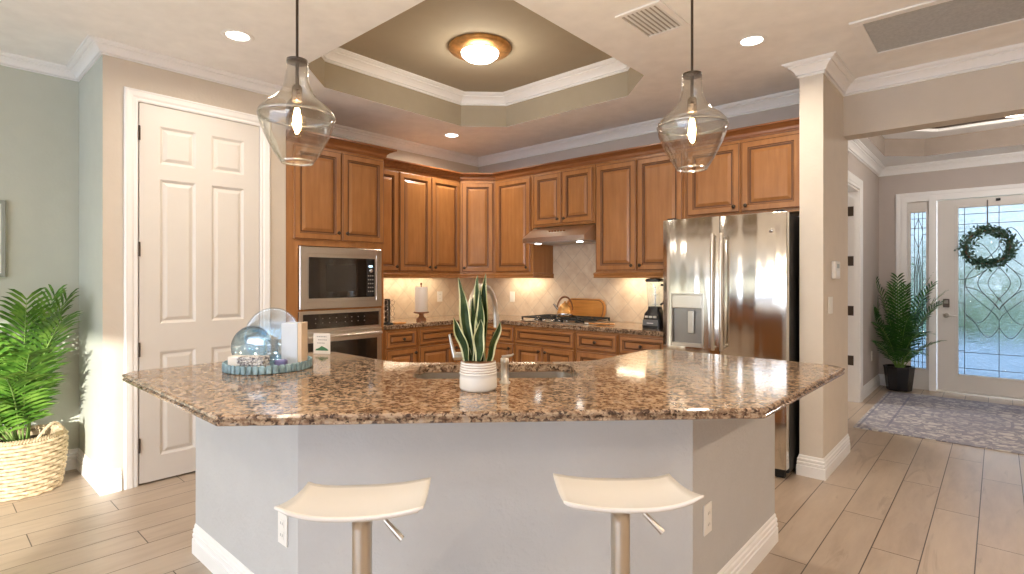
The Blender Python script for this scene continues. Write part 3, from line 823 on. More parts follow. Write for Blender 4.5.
# sink
sk = thing('sink', 'undermount stainless steel sink set in the island worktop', 'sink', (C0.x, C0.y, .880), 45)
def basin(mb, cx, hw, hh, dep):
    top = rr(cx, 0, hw, hh, .06); bot = rr(cx, 0, hw - .012, hh - .012, .05); n = len(top)
    mb.add([(x, y, -.002) for x, y in top] + [(x, y, -dep) for x, y in bot], [((i + 1) % n, i, n + i, n + (i + 1) % n) for i in range(n)], 0, True)
    mb.add([(x, y, -dep) for x, y in bot], [tuple(range(n))], 0)
    o2 = rr(cx, 0, hw + .018, hh + .018, .07)
    mb.add([(x, y, -.002) for x, y in o2] + [(x, y, -.002) for x, y in top], [(i, (i + 1) % n, n + (i + 1) % n, n + i) for i in range(n)], 0)
    mb.add([(x, y, -.002) for x, y in o2] + [(x, y, -dep - .005) for x, y in o2], [(i, (i + 1) % n, n + (i + 1) % n, n + i) for i in range(n)][0:0], 0)
b_ = MB(); basin(b_, 0, .355, .170, .22)
b_.box(-.006, -.158, -.215, .006, .158, -.05)
b_.build('basin', M['sinksteel'], sk)
for x in (-.18, .18):
    MB().lathe([(.045, -.219), (.045, -.214), (.03, -.212), (.02, -.217), (0, -.217)], 24, c=(x, 0, 0)).build('drain', M['chrome'], sk)
# faucet: local frame x = picture-right, y = away
CF = Vector((-math.sin(R(YAW)), math.cos(R(YAW)), 0)); CR = Vector((math.cos(R(YAW)), math.sin(R(YAW)), 0))
def at(d, s_, z=0): q = CF * d + CR * s_; return (q.x, q.y, z)
fa = thing('faucet', 'brushed nickel gooseneck faucet with side lever behind the snake plant', 'faucet', at(2.235, -.178, .915), YAW)
MB().lathe([(.030, 0), (.030, .006), (.024, .012), (.022, .06), (.022, .13), (.018, .14), (.016, .16)], 20).build('body', M['nickel'], fa)
neck = [(0, 0, .14), (0, 0, .25)]
for i in range(1, 15):
    a = PI * i / 14; neck.append((.052 * (1 - math.cos(a)), .10 * (1 - math.cos(a)), .27 + .125 * math.sin(a)))
neck.append((.106, .205, .25))
MB().tube(neck, .011, 14).build('neck', M['nickel'], fa)
MB().tube([(.104, .201, .275), (.107, .205, .25), (.108, .208, .205)], [.012, .0145, .014], 14).build('spray_head', M['nickel'], fa)
lv = MB().tube([(0, 0, .105), (-.062, -.01, .105)], .017, 12).tube([(-.056, -.01, .10), (-.066, -.01, .13), (-.080, -.012, .195)], [.012, .008, .0045], 10)
lv.build('handle', M['nickel'], fa)
sd = thing('soap_dispenser', 'small brushed nickel soap dispenser beside the sink', 'soap dispenser', at(2.20, -.030, .915), YAW)
MB().lathe([(.024, 0), (.024, .004), (.016, .009), (.0155, .075), (.017, .08), (.017, .10), (.008, .104)], 18).build('body', M['nickel'], sd)
MB().tube([(-.012, 0, .106), (.01, .0, .107), (.03, .004, .112), (.037, .005, .118)], [.006, .007, .005, .004], 10).build('spout', M['nickel'], sd)

# snake plant
sn = thing('snake_plant', 'variegated snake plant in a white ribbed pot on the island', 'potted plant', at(2.07, -.129, .915), 0)
prof = [(.058, .0), (.068, .004), (.072, .012), (.0715, .05), (.0705, .062)]
z = .062
for k in range(5):
    prof += [(.0715 - k * .0012, z + .001), (.0725 - k * .0012, z + .004), (.0715 - k * .0012, z + .007), (.0690 - k * .0012, z + .009)]; z += .0095
prof += [(.066, z), (.063, z), (.062, z - .02), (.0, z - .02)]
MB().lathe(prof, 40).build('pot', M['ceramic'], sn)
lines = MB()
for k in range(5): lines.lathe([(.0700 - k * .0012, .0700 + k * .0095), (.0706 - k * .0012, .0708 + k * .0095), (.0700 - k * .0012, .0716 + k * .0095)], 40)
lines.build('glaze_line', M['walnut'], sn)
MB().cyl((0, 0, 0), .0615, z - .024, z - .014, 24).build('soil', M['soil'], sn)
def snake_leaf(ang, base_r, lean, h, wd, twist, z0):
    mb = MB(); N = 14; rows = []
    for i in range(N + 1):
        t = i / N
        ww = wd * (0.55 + .45 * math.sin(min(1, t * 1.9) * PI / 2)) * (1 - max(0, (t - .62) / .38) ** 1.8)
        a = ang + twist * t
        r = base_r + lean * t ** 1.4
        wav = .006 * math.sin(t * 9 + ang)
        c = Vector((math.cos(ang) * r, math.sin(ang) * r, z0 + h * t)); tv = Vector((-math.sin(a), math.cos(a), 0)); nv = Vector((math.cos(a), math.sin(a), 0))
        row = []
        for u in (-1, -.72, 0, .72, 1):
            row.append(c + tv * (u * ww) + nv * (.012 * u * u * (ww / wd) + wav - .004))
        rows.append(row)
    th = .0016
    for side in (0, 1):
        vs = []; 
        for i, row in enumerate(rows):
            a = ang + twist * i / N; nv = Vector((math.cos(a), math.sin(a), 0)) * th * (1 if side else -1)
            vs += [p + nv for p in row]
        for i in range(N):
            for j in range(4):
                f = (i * 5 + j, i * 5 + j + 1, (i + 1) * 5 + j + 1, (i + 1) * 5 + j)
                mb.add([vs[k] for k in (f if side else reversed(f))], [(0, 1, 2, 3)], 1 if j in (0, 3) else 0, True)
    return mb
ca = R(YAW)
specs = [(185, .030, .045, .300, .021), (170, .012, .010, .235, .023), (95, .018, .008, .310, .021), (40, .024, .010, .315, .018), (5, .028, .022, .255, .020),
         (192, .038, .062, .165, .020), (-75, .022, .010, .160, .023), (-14, .036, .052, .150, .020), (250, .026, .012, .20, .019), (-50, .012, .004, .26, .02)]
for i, (a, br, ln, h, wd) in enumerate(specs[:4] + specs[5:8] + specs[9:]):
    an = R(a) + ca
    tw = -an + ca - PI / 2 + random.uniform(-.5, .5)     # turns broadside
    tw = (tw + PI / 2) % PI - PI / 2
    snake_leaf(an, br, ln, h, wd, tw * .0 + random.uniform(-.4, .4), z - .016) if False else None
    mb = MB()
    face = ca - PI / 2 + random.uniform(-.6, .6)
    # leaf in own frame: base position, lean direction, facing direction
    N = 14; rows = []
    bx_, by_ = math.cos(an) * br, math.sin(an) * br
    for k in range(N + 1):
        t = k / N; ww = wd * (.5 + .5 * math.sin(min(1, t * 1.8) * PI / 2)) * 1.0 * (1 - max(0, (t - .55) / .45) ** 1.7)
        fa_ = face + .5 * math.sin(t * 4 + i)
        tv = Vector((-math.sin(fa_), math.cos(fa_), 0)); nv = Vector((math.cos(fa_), math.sin(fa_), 0))
        c = Vector((bx_ + math.cos(an) * ln * t ** 1.5, by_ + math.sin(an) * ln * t ** 1.5, z - .018 + h * 1.13 * t))
        c += tv * .004 * math.sin(t * 10 + i)
        rows.append([(c + tv * u * ww + nv * (.010 * u * u * ww / wd), nv) for u in (-1, -.70, 0, .70, 1)])
    for side in (1, -1):
        for k in range(N):
            for j in range(4):
                q = [rows[k][j], rows[k][j + 1], rows[k + 1][j + 1], rows[k + 1][j]]
                q = [p + n_ * .0014 * side for p, n_ in q]
                if side < 0: q.reverse()
                mb.add(q, [(0, 1, 2, 3)], 1 if j in (0, 3) else 0, True)
    mb.build('leaf', [M['snake'], M['snakeedge']], sn)

# ------------------------------------------------------------------ tray and its things
TR = (-2.57, 1.13)
ty = thing('serving_tray', 'round tray with weathered blue-green beaded rim on the island', 'tray', (*TR, .9155), YAW)
MB().lathe([(.17, 0), (.184, .0), (.185, .008), (.0, .010)], 40).build('tray_base', M['aqua'], ty)
rm = MB()
for k in range(44):
    a = 2 * PI * k / 44
    m_ = Matrix.Rotation(a, 4, 'Z'); bb = MB().box(.1845, -.0105, .001, .195, .0105, .040, 0, .005)
    bb.xf(m_); rm.add(bb.v, bb.f)
rm.lathe([(.182, .002), (.1848, .002), (.1848, .034), (.182, .034)], 44, closed=True)
rm.build('rim', M['aqua'], ty)
def tl(dx, dy, z): q = Vector((TR[0], TR[1], 0)) + CR * dx + CF * dy; return (q.x, q.y, z)
# large clear plate standing, leaning back
ZT = .9262
pl = thing('glass_cake_plate', 'large clear glass plate standing upright on the tray', 'plate', tl(-.012, .055, ZT), YAW)
disc = MB(); disc.lathe([(0, .0), (.09, 0), (.10, -.008), (.125, -.010), (.134, -.014), (.136, -.010), (.126, -.004), (.10, 0.0), (.088, .006), (0, .006)], 48, axis='y', c=(0, 0, .137))
disc.xf(Matrix.Rotation(R(-8), 4, 'X')); disc.build('plate', M['acrylic'], pl)
pl2 = thing('blue_glass_bowl', 'smaller pale blue glass bowl leaning on the large clear plate', 'bowl', tl(-.082, -.022, ZT), YAW)
disc = MB(); disc.lathe([(0, .035), (.04, .033), (.075, .018), (.092, -.004), (.096, -.004), (.079, .022), (.042, .039), (0, .041)], 40, axis='y', c=(0, 0, .0985))
disc.xf(Matrix.Rotation(R(-14), 4, 'X')); disc.build('bowl', glass('pale_blue_glass', (.62, .83, .95), base=.25, rough=.1, bump=.4), pl2)
jr = thing('glass_jar', 'small ribbed clear glass jar lying beside the white box', 'jar', tl(.040, -.048, ZT), YAW)
jm = MB().lathe([(.0, 0), (.026, 0), (.032, .01), (.034, .03), (.028, .04), (.034, .05), (.028, .06), (.034, .07), (.028, .08), (.030, .095), (.024, .095), (.022, .01), (0, .008)], 28)
jm.xf(Matrix.Translation((0, 0, .034)) ); jm.build('jar', M['acrylic'], jr)
MB().box(-.02, -.02, 0, .02, .02, .033).build('stand', M['acrylic'], jr)
bxo = thing('card_box', 'tall white box with a tan side standing at the right of the tray', 'box', tl(.112, -.010, ZT), YAW)
MB().box(-.035, -.03, 0, .040, .045, .205, 0, .002).build('carton', M['bluepaper'], bxo)
MB().box(.041, -.03, 0, .060, .045, .207, 0, .002).build('side_panel', M['tancard'], bxo)
nb = thing('napkin_pack', 'white and black patterned paper napkin stack in the tray', 'napkins', tl(-.010, -.128, ZT), YAW)
nm = MB()
for k in range(5): nm.box(-.060, -.035, .001 + k * .013, .060, .034, .012 + k * .013, 0, .003)
nm.build('napkin', M['napkin'], nb)
wb = thing('soap_block', 'small plain white block at the left end of the tray', 'box', tl(-.108, -.098, ZT), YAW)
MB().box(-.025, -.02, 0, .03, .028, .060, 0, .004).build('block', M['paper'], wb)
vb = thing('sachet', 'violet foil sachet lying in front of the white box', 'packet', tl(.092, -.088, ZT), YAW)
sm_ = MB().box(-.02, -.02, 0, .034, .012, .045, 0, .009); sm_.build('packet', M['violet'], vb)
# card
cd = thing('greeting_card', 'small white card with green drawing standing behind the tray', 'card', (-2.835, 1.545, .9155), YAW - 12)
MB().box(-.052, 0, 0, .052, .003, .115).build('front', M['paper'], cd)
bk_ = MB().box(-.052, .004, 0, -.049, .05, .113); bk_.build('back', M['paper'], cd)
dr = MB()
hillp = [(-.04, .018), (.042, .018), (.036, .028), (.02, .036), (0, .044), (-.018, .032), (-.036, .026)]
dr.add([(x, -.0006, z_) for x, z_ in hillp], [tuple(range(7))], 0); dr.build('drawing', M['green'], cd)
tx = MB()
for r_, (a_, b2) in enumerate(((-.03, .03), (-.022, .026), (-.028, .02))):
    x = a_
    while x < b2:
        wv = random.uniform(.004, .010); tx.add([(x, -.0006, .094 - r_ * .018), (x + wv, -.0006, .094 - r_ * .018), (x + wv, -.0006, .099 - r_ * .018), (x, -.0006, .099 - r_ * .018)], [(0, 1, 2, 3)]); x += wv + .003
tx.build('script_lines', M['grey_ink'], cd)

# ------------------------------------------------------------------ counter things
ct = .9155
pr0 = thing('coffee_pod_rack', 'black coffee pod carousel with chrome rings in the counter corner', 'rack', (-4.22, 2.955, ct), 90)
MB().lathe([(.055, 0), (.055, .012), (.03, .016)], 24).build('base', M['blackmatte'], pr0)
MB().box(-.012, -.03, .012, .012, .03, .235, 0, .003).build('post', M['blackmatte'], pr0)
rg = MB(); pods = MB()
for k in range(4):
    z0 = .045 + k * .052
    pts = [(.036 + .022 * math.cos(a) , -.03, z0 + .022 * math.sin(a)) for a in [2 * PI * j / 18 for j in range(18)]]
    rg.tube(pts, .0026, 6, closed=True)
    pts = [(-.036 + .022 * math.cos(a), -.03, z0 + .022 * math.sin(a)) for a in [2 * PI * j / 18 for j in range(18)]]
    rg.tube(pts, .0026, 6, closed=True)
rg.tube([(-.012, -.031, .04), (-.016, -.031, .22)], .002, 6)
rg.build('ring', M['chrome'], pr0)
wbd = thing('wooden_trivet', 'thin wooden board on the counter beside the pod rack', 'board', (-4.20, 3.045, ct), 90)
MB().box(-.05, -.05, 0, .075, .05, .014, 0, .005).build('board', M['board'], wbd)
pt = thing('paper_towel_holder', 'paper towel roll standing on a turned wooden pedestal', 'paper towel holder', (-4.33, 3.44, ct), 0)
MB().lathe([(.05, 0), (.052, .012), (.044, .024), (.030, .034), (.022, .055), (.028, .068), (.062, .074), (.078, .078), (.078, .088), (.0, .088)], 32).build('pedestal', M['walnut'], pt)
MB().lathe([(.020, .0885), (.063, .0885), (.064, .09), (.064, .335), (.062, .338), (.020, .338), (.020, .0885)], 36).build('paper_roll', M['paper'], pt)
MB().lathe([(.005, .0885), (.005, .36), (.010, .366), (.010, .378), (0, .384)], 12).build('rod', M['walnut'], pt)
# cooktop
ck = thing('gas_cooktop', 'black gas cooktop with cast iron grates and steel surround', 'cooktop', (-3.575, 4.09, ct), 0)
MB().box(0, 0, 0, .76, .475, .010, 0, .004).build('cooktop_tray', M['steel2'], ck)
gr_w = .76 / 3
for k in range(3):
    x0 = .015 + k * (gr_w - .004); x1 = x0 + gr_w - .012; gm = MB(); zt = .045
    for (a, b2) in (((x0, .02), (x1, .02)), ((x1, .02), (x1, .455)), ((x1, .455), (x0, .455)), ((x0, .455), (x0, .02))):
        gm.box(min(a[0], b2[0]) - .005, min(a[1], b2[1]) - .005, zt - .012, max(a[0], b2[0]) + .005, max(a[1], b2[1]) + .005, zt)
    cx = (x0 + x1) / 2
    for yy in (.125, .355):
        for a in range(0, 360, 45):
            dx, dy = math.cos(R(a)), math.sin(R(a)); L_ = .095
            gm.tube([(cx + dx * .03, yy + dy * .03, zt - .004), (cx + dx * L_, yy + dy * L_, zt - .004)], .0048, 6)
    gm.box(x0, .235, zt - .012, x1, .245, zt)
    for (xx, yy) in ((x0, .02), (x1, .02), (x0, .455), (x1, .455)): gm.box(xx - .006, yy - .006, .0105, xx + .006, yy + .006, zt)
    gm.build('grate', M['blackmatte'], ck)
    for yy in (.125, .355):
        MB().lathe([(.045, .0105), (.045, .016), (.034, .019), (.034, .026), (.03, .03), (0, .031)], 24, c=(cx, yy, 0)).build('burner', M['blackmatte'], ck)
for k in range(5): MB().lathe([(.017, .0105), (.016, .028), (0, .029)], 18, c=(.20 + k * .09, -.0 + .035, .012)).build('knob', M['chrome'], ck)
# cutting board: long honey board with rounded ends, standing on edge against the tile
cbd = thing('cutting_board', 'honey-coloured rounded wooden cutting board leaning on the backsplash', 'cutting board', (-3.14, 4.575, ct), 0)
bpl = rr(0, .112, .24, .110, .085, 7)
bm_ = MB(); n = len(bpl)
for (y0_, ins) in ((0, 0),):
    bm_.add([(x, 0, z_) for x, z_ in bpl] + [(x, .022, z_) for x, z_ in bpl], [tuple(range(n)), tuple(reversed(range(n, 2 * n)))] + [((i + 1) % n, i, n + i, n + (i + 1) % n) for i in range(n)])
bm_.tube([(x * .93, -.002, .112 + (z_ - .112) * .88) for x, z_ in bpl], .004, 6, 1, closed=True)
bm_.xf(Matrix.Rotation(R(-9), 4, 'X')); bm_.build('board', [M['board'], M['walnut']], cbd)
# kettle with tall arched handle on the cooktop
kt = thing('kettle', 'bright metal kettle with tall arched brown handle on the cooktop', 'kettle', (-3.245, 4.40, ct + .046), YAW)
MB().lathe([(.055, 0), (.075, .006), (.080, .03), (.072, .07), (.050, .105), (.028, .125), (.024, .130), (.010, .134), (.012, .148), (0, .152)], 32).build('body', M['copper'], kt)
hp = [(.075 * math.cos(a) * 1.05, 0, .06 + .135 * math.sin(a)) for a in [PI * (j / 16) for j in range(17)]]
MB().tube(hp, [.006 + .004 * math.sin(PI * j / 16) for j in range(17)], 10).build('handle', M['walnut'], kt)
MB().tube([(-.06, 0, .06), (-.09, 0, .095), (-.115, 0, .125)], [.016, .012, .009], 12).build('spout', M['chrome'], kt)
MB().lathe([(.078, .010), (.0805, .018), (.0805, .028), (.079, .034)], 32).build('band', M['chrome'], kt)
# spoon rest / utensil
us = thing('spoon_rest', 'pale wooden spatula resting at the right of the cooktop', 'utensil', (-2.70, 4.20, ct), 25)
MB().tube([(-.11, 0, .012), (.05, 0, .012)], .007, 8).box(.045, -.028, .006, .13, .028, .016, 0, .004).build('spatula', M['board'], us)
MB().box(-.15, -.012, .004, -.105, .012, .018, 0, .004).build('grip', M['plate'], us)
# blender
bl = thing('blender', 'black and steel countertop blender with clear jar by the refrigerator', 'blender', (-2.19, 4.27, ct), 0)
q = MB(); lv = [(.0, .088, .080), (.02, .090, .082), (.125, .074, .066), (.15, .055, .050), (.165, .050, .046)]
def loft(levels, m=0):
    mb = MB(); vs = []; k = None
    for z_, a, b2 in levels:
        rg_ = rr(0, 0, a, b2, min(a, b2) * .35, 4); k = len(rg_); vs += [(x, y, z_) for x, y in rg_]
    fs = [(i * k + j, i * k + (j + 1) % k, (i + 1) * k + (j + 1) % k, (i + 1) * k + j) for i in range(len(levels) - 1) for j in range(k)]
    mb.add(vs, fs, m, True); mb.add(vs[:k], [tuple(reversed(range(k)))], m); mb.add(vs[-k:], [tuple(range(k))], m); return mb
loft(lv).build('base', M['black'], bl)
MB().box(-.070, -.092, .025, .070, -.083, .075, 0, .003).build('front_plate', mat('grey_blender_plate', (.16, .16, .17), .35, .4), bl)
for k in range(3): MB().box(-.052 + k * .038, -.088, .090, -.026 + k * .038, -.072, .108, 0, .003).build('button', M['plate'], bl)
MB().box(-.030, -.0935, .042, .030, -.0925, .050).build('badge', M['plate'], bl)
jl = [(.166, .046, .044), (.20, .050, .048), (.395, .064, .060)]
loft(jl).build('jar', M['acrylic'], bl)
loft([(.166, .050, .048), (.185, .048, .046)]).build('jar_collar', M['black'], bl)
loft([(.396, .068, .064), (.415, .070, .066), (.425, .050, .046), (.43, .03, .03)]).build('lid', M['black'], bl)
MB().tube([(.055, 0, .37), (.095, 0, .365), (.098, 0, .30), (.080, 0, .22), (.05, 0, .20)], .010, 10).build('handle', M['black'], bl)
MB().tube([(0, 0, .17), (0, 0, .36)], .006, 8).box(-.03, -.004, .20, .03, .004, .208).box(-.025, -.004, .28, .025, .004, .288).build('blade', M['chrome'], bl)

# ------------------------------------------------------------------ wall plates (local: face -y, plate centred)
def plate(label, loc, rz, kind='outlet', group='wall plates', nm='wall_outlet', cat='outlet', w_=.072, h_=.117):
    t = thing(nm, label, cat, loc, rz, group)
    MB().box(-w_ / 2, -.006, -h_ / 2, w_ / 2, 0, h_ / 2, 0, .002).build('cover_plate', M['plate'], t)
    if kind == 'outlet':
        for z_ in (-.022, .022):
            s_ = MB().box(-.016, -.0085, z_ - .014, .016, -.0062, z_ + .014, 0, .001).build('socket', M['plate'], t)
            MB().box(-.008, -.0092, z_ - .004, -.006, -.0087, z_ + .006).box(.006, -.0092, z_ - .004, .008, -.0087, z_ + .006).build('slot', M['slot'], s_)
    else:
        MB().box(-.017, -.0085, -.033, .017, -.0062, .033, 0, .001).build('rocker', M['plate'], t)
    return t
plate('white outlet on the island panel beside the left stool', (-1.985, .929, .405), 0)
plate('white outlet on the island panel beside the right stool', (-.849, 2.085, .40), 90)
plate('white outlet on the backsplash to the right of the paper towels', (-4.729, 4.02, 1.135), 90, w_=.075)
plate('white switch on the backsplash left of the cooktop', (-4.17, 4.639, 1.13), 0, 'switch', nm='light_switch', cat='switch')
plate('white rocker switch on the column below the alarm keypad', (-.865, 4.25, 1.155), 90, 'switch', nm='light_switch', cat='switch', w_=.115)
plate('white outlet low on the foyer wall behind the potted palm', (FX0 + .001, 7.62, .42), 90)
kp = thing('alarm_keypad', 'white alarm keypad with small screen on the column', 'keypad', (-.865, 4.36, 1.40), 90)
MB().box(-.075, -.028, -.062, .075, 0, .062, 0, .008).build('case', M['plate'], kp)
MB().box(-.035, -.030, .012, .035, -.0285, .042).build('screen', mat('grey_lcd', (.35, .40, .38), .3), kp)
MB().box(-.045, -.0300, -.045, .045, -.0285, -.005).build('key', M['white'], kp)

# ------------------------------------------------------------------ six-panel pantry door
def casing(mb, x0, x1, zt, w_=.085, y=0):
    pf = [(0, 0), (0, .012), (.010, .016), (.022, .013), (.034, .019), (.060, .021), (w_ - .010, .023), (w_, .018), (w_, 0)]
    # legs and head as mitred sweep in xz plane
    path = [(x0, 0), (x0, zt), (x1, zt), (x1, 0)]
    rows = []
    for (o, d_) in pf: rows.append([(q.x, y - d_, q.y) for q in offset_path(path, -o)])
    k = len(pf); vs = [rows[j][i] for i in range(4) for j in range(k)]
    fs = [(i * k + j, (i + 1) * k + j, (i + 1) * k + (j + 1) % k, i * k + (j + 1) % k) for i in range(3) for j in range(k)]
    mb.add(vs, fs); return mb
def panel_slab(mb, w_, h_, t, panels, prof, flat_m=0):
    xs = sorted({0, w_} | {p[0] for p in panels} | {p[2] for p in panels}); zs = sorted({0, h_} | {p[1] for p in panels} | {p[3] for p in panels})
    for i in range(len(xs) - 1):
        for j in range(len(zs) - 1):
            cx, cz = (xs[i] + xs[i + 1]) / 2, (zs[j] + zs[j + 1]) / 2
            if any(p[0] < cx < p[2] and p[1] < cz < p[3] for p in panels): continue
            mb.add([(xs[i], -t, zs[j]), (xs[i + 1], -t, zs[j]), (xs[i + 1], -t, zs[j + 1]), (xs[i], -t, zs[j + 1])], [(0, 1, 2, 3)], flat_m)
    if prof:
        for p in panels: raised(mb, p[0], p[1], p[2], p[3], 0, prof, [0] * len(prof))
    mb.add([(0, -t, 0), (w_, -t, 0), (w_, 0, 0), (0, 0, 0), (0, -t, h_), (w_, -t, h_), (w_, 0, h_), (0, 0, h_)],
           [(0, 3, 2, 1), (4, 5, 6, 7), (1, 2, 6, 5), (3, 0, 4, 7)] + ([(2, 3, 7, 6)] if prof else []), flat_m)
door1 = struct(bpy.data.objects.new('door_1', None)); COL.objects.link(door1); door1.location = (-4.13, .978, 0); door1.rotation_euler = (0, 0, R(90))
t = .040
PP = [(0, t), (.006, t - .004), (.016, t - .012), (.022, t - .012), (.040, t - .003), (.044, t - .002)]
pans = [(.115, 2.085, .33, 2.335), (.43, 2.085, .65, 2.335), (.115, 1.03, .33, 1.985), (.43, 1.03, .65, 1.985), (.115, .16, .33, .845), (.43, .16, .65, .845)]
mb = MB(); panel_slab(mb, .762, 2.464, t, pans, PP); 
mb.build('door_panel', M['doorwhite'], door1, (.003, .030, .012))
casing(MB(), -.004, .769, 2.482, .075).build('casing', M['white'], door1)
for z_ in (2.28, 1.53, .88, .26):
    MB().box(-.003, -.016, z_ - .045, .008, -.0105, z_ + .045).tube([(.001, -.018, z_ - .047), (.001, -.018, z_ + .047)], .0055, 8).build('hinge', M['bronze'], door1)
MB().box(-.02, .08, .001, .80, .09, 2.48).build('closet_dark', M['blackmatte'], door1)  # black sheet stands in for the shade behind the door gaps

# ------------------------------------------------------------------ front door and sidelight (local x=X, at FY)
ent = struct(bpy.data.objects.new('door_2', None)); COL.objects.link(ent); ent.location = (0, FY, 0)
# frame: jambs
fm = MB().box(-.885, -.02, 0, -.83, .11, 2.325).box(-.615, -.03, 0, -.545, .11, 2.325).box(.56, -.02, 0, .615, .11, 2.325).box(-.83, -.02, 2.27, .56, .11, 2.325)
fm.build('door_frame', M['white'], ent)
casing(MB(), -.872, .60, 2.312, .07).build('casing', M['white'], ent)
MB().box(-.545, -.04, .001, .56, .10, .0215).build('threshold', M['nickel'], ent)
DW = 1.09; mb = MB(); gx0, gx1, gz0, gz1 = .19, .695, .22, 2.155
mb = MB()
def open_slab(mb, x0, z0, x1, z1, hx0, hz0, hx1, hz1, ya, yb):
    mb.box(x0, ya, z0, hx0, yb, z1).box(hx1, ya, z0, x1, yb, z1).box(hx0, ya, z0, hx1, yb, hz0).box(hx0, ya, hz1, hx1, yb, z1)
    for (a, b2, c_, d_) in ((hx0 - .025, hz0 - .025, hx0, hz1 + .025), (hx1, hz0 - .025, hx1 + .025, hz1 + .025), (hx0, hz0 - .025, hx1, hz0), (hx0, hz1, hx1, hz1 + .025)):
        mb.box(a, ya - .010, b2, c_, ya + .002, d_, 0, .004)
open_slab(mb, -.54, .022, .555, 2.265, -.345, .225, .36, 2.16, .012, .055)
lf = mb.build('door_leaf', M['doorwhite'], ent)
MB().box(-.345, .030, .225, .36, .036, 2.16).build('glass_pane', M['doorglass'], lf)
# leading
def came(x0, x1, z0, z1, y, parent, wide=True):
    mb = MB(); r = .0035
    def ln(p): mb.tube([(a, y, b2) for a, b2 in p], r, 5)
    w_ = x1 - x0; h_ = z1 - z0; cx = (x0 + x1) / 2; cz = z0 + h_ * .55
    ins = .055 if wide else .035
    for xx in (x0 + ins, x1 - ins): ln([(xx, z0), (xx, z1)])
    for k in range(1, 7): zz = z0 + h_ * k / 7; ln([(x0, zz), (x0 + ins, zz)]); ln([(x1 - ins, zz), (x1, zz)])
    for zz in (z0 + .075, z1 - .075, z1 - .19, z0 + .26): ln([(x0, zz), (x1, zz)])
    ln([(cx, z0), (cx, cz - .42)]); ln([(cx, cz + .42), (cx, z1)])
    H = w_ / 2 - ins
    for s_ in (-1, 1):
        for (a0, top, k) in ((1.0, .42, 1), (.62, .30, 1), (.32, .20, 1)):
            ln([(cx + s_ * H * a0 * math.sin(PI * j / 16) ** 1.5 * .98, cz - top + 2 * top * j / 16) for j in range(17)])
        if wide:
            for vv in (-1, 1):
                ln([(cx + s_ * H * (j / 12), cz + vv * (.16 + .30 * math.sin(j / 12 * PI * .8))) for j in range(13)])
                ln([(cx + s_ * H * (j / 12), cz + vv * (.50 + .12 * math.sin(j / 12 * PI * 1.6))) for j in range(13)])
                ln([(cx + s_ * H * (1 - j / 12), cz + vv * (.05 + .25 * (j / 12) ** 2)) for j in range(13)])
        else:
            for vv in (-1, 1): ln([(cx + s_ * H * math.sin(j / 12 * PI), cz + vv * (.42 + .35 * j / 12)) for j in range(13)])
    return mb.build('leading', mat('dark_lead', (.12, .12, .13), .4, .6), parent)
came(-.345, .36, .225, 2.16, .026, lf)
lk = MB().box(-.485, -.018, 1.0, -.425, .012, 1.10, 0, .006).build('keypad_lock', M['bronze'], lf)
MB().box(-.475, -.0195, 1.045, -.435, -.0182, 1.088).build('lock_keys', M['grey_ink'], lk)
hl = MB().lathe([(.028, .011), (.026, -.004), (.012, -.010), (.010, -.035), (0, -.036)], 20, axis='y', c=(-.455, 0, .905)).tube([(-.455, -.038, .905), (-.40, -.040, .903), (-.345, -.036, .900)], [.009, .008, .007], 10)
hl.build('lever_handle', M['nickel'], lf)
MB().box(-.02, -.025, 2.215, .02, .012, 2.24, 0, .003).build('wreath_hanger', M['blackmatte'], lf)
sdl = struct(bpy.data.objects.new('window_2', None)); COL.objects.link(sdl); sdl.location = (0, FY, 0)
mb = MB(); open_slab(mb, -.829, .0, -.616, 2.268, -.795, .255, -.645, 2.14, .015, .055)
slf = mb.build('window_frame', M['doorwhite'], sdl)
MB().box(-.795, .030, .255, -.645, .036, 2.14).build('glass_pane', M['doorglass'], slf)
came(-.795, -.645, .255, 2.14, .026, slf, False)
# foyer side door, seen edge on
d3 = struct(bpy.data.objects.new('door_3', None)); COL.objects.link(d3); d3.location = (FX0, 5.95, 0); d3.rotation_euler = (0, 0, R(90))
MB().box(0, 0, 0, .02, .12, 2.30).box(.88, 0, 0, .90, .12, 2.30).box(.02, 0, 2.28, .88, .12, 2.30).build('door_jamb', M['white'], d3)
casing(MB(), -.0, .90, 2.30, .11).build('casing', M['white'], d3)
MB().box(.842, .125, .012, .878, .90, 2.27).build('door_leaf', M['doorwhite'], d3)
for z_ in (2.07, 1.53, .99, .45):
    MB().box(.872, .045, z_ - .052, .8795, .112, z_ + .052).tube([(.874, .118, z_ - .05), (.874, .118, z_ + .05)], .007, 8).build('hinge', M['bronze'], d3)

# wreath
wr_ = thing('wreath', 'round green eucalyptus wreath hanging on the glass front door', 'wreath', (-.09, FY - .055, 1.695), 0)
wm = MB(); stm = MB()
stm.tube([(.19 * math.cos(2 * PI * j / 28), 0, .19 * math.sin(2 * PI * j / 28)) for j in range(28)], .012, 6, closed=True)
stm.build('twig_ring', M['walnut'], wr_)
for k in range(1100):
    a = random.uniform(0, 2 * PI); rr_ = .19 + random.gauss(0, .028); c = Vector((rr_ * math.cos(a), random.uniform(-.035, .02), rr_ * math.sin(a)))
    dv = Vector((-math.sin(a) + random.gauss(0, .6) + math.cos(a) * random.choice((-.5, .8)), random.gauss(0, .4), math.cos(a) + random.gauss(0, .6) + math.sin(a) * random.choice((-.5, .8)))).normalized()
    sd_ = dv.cross(Vector((random.gauss(0, 1), random.gauss(0, 1), random.gauss(0, 1)))).normalized(); L_ = random.uniform(.03, .055); W_ = .012
    e = c + dv * L_; e.y = min(e.y, .035)
    wm.add([c, c + dv * L_ * .5 + sd_ * W_, e, c + dv * L_ * .5 - sd_ * W_], [(0, 1, 2, 3)])
lw = wm.build('leaves', M['wreath'], wr_); lw['kind'] = 'stuff'
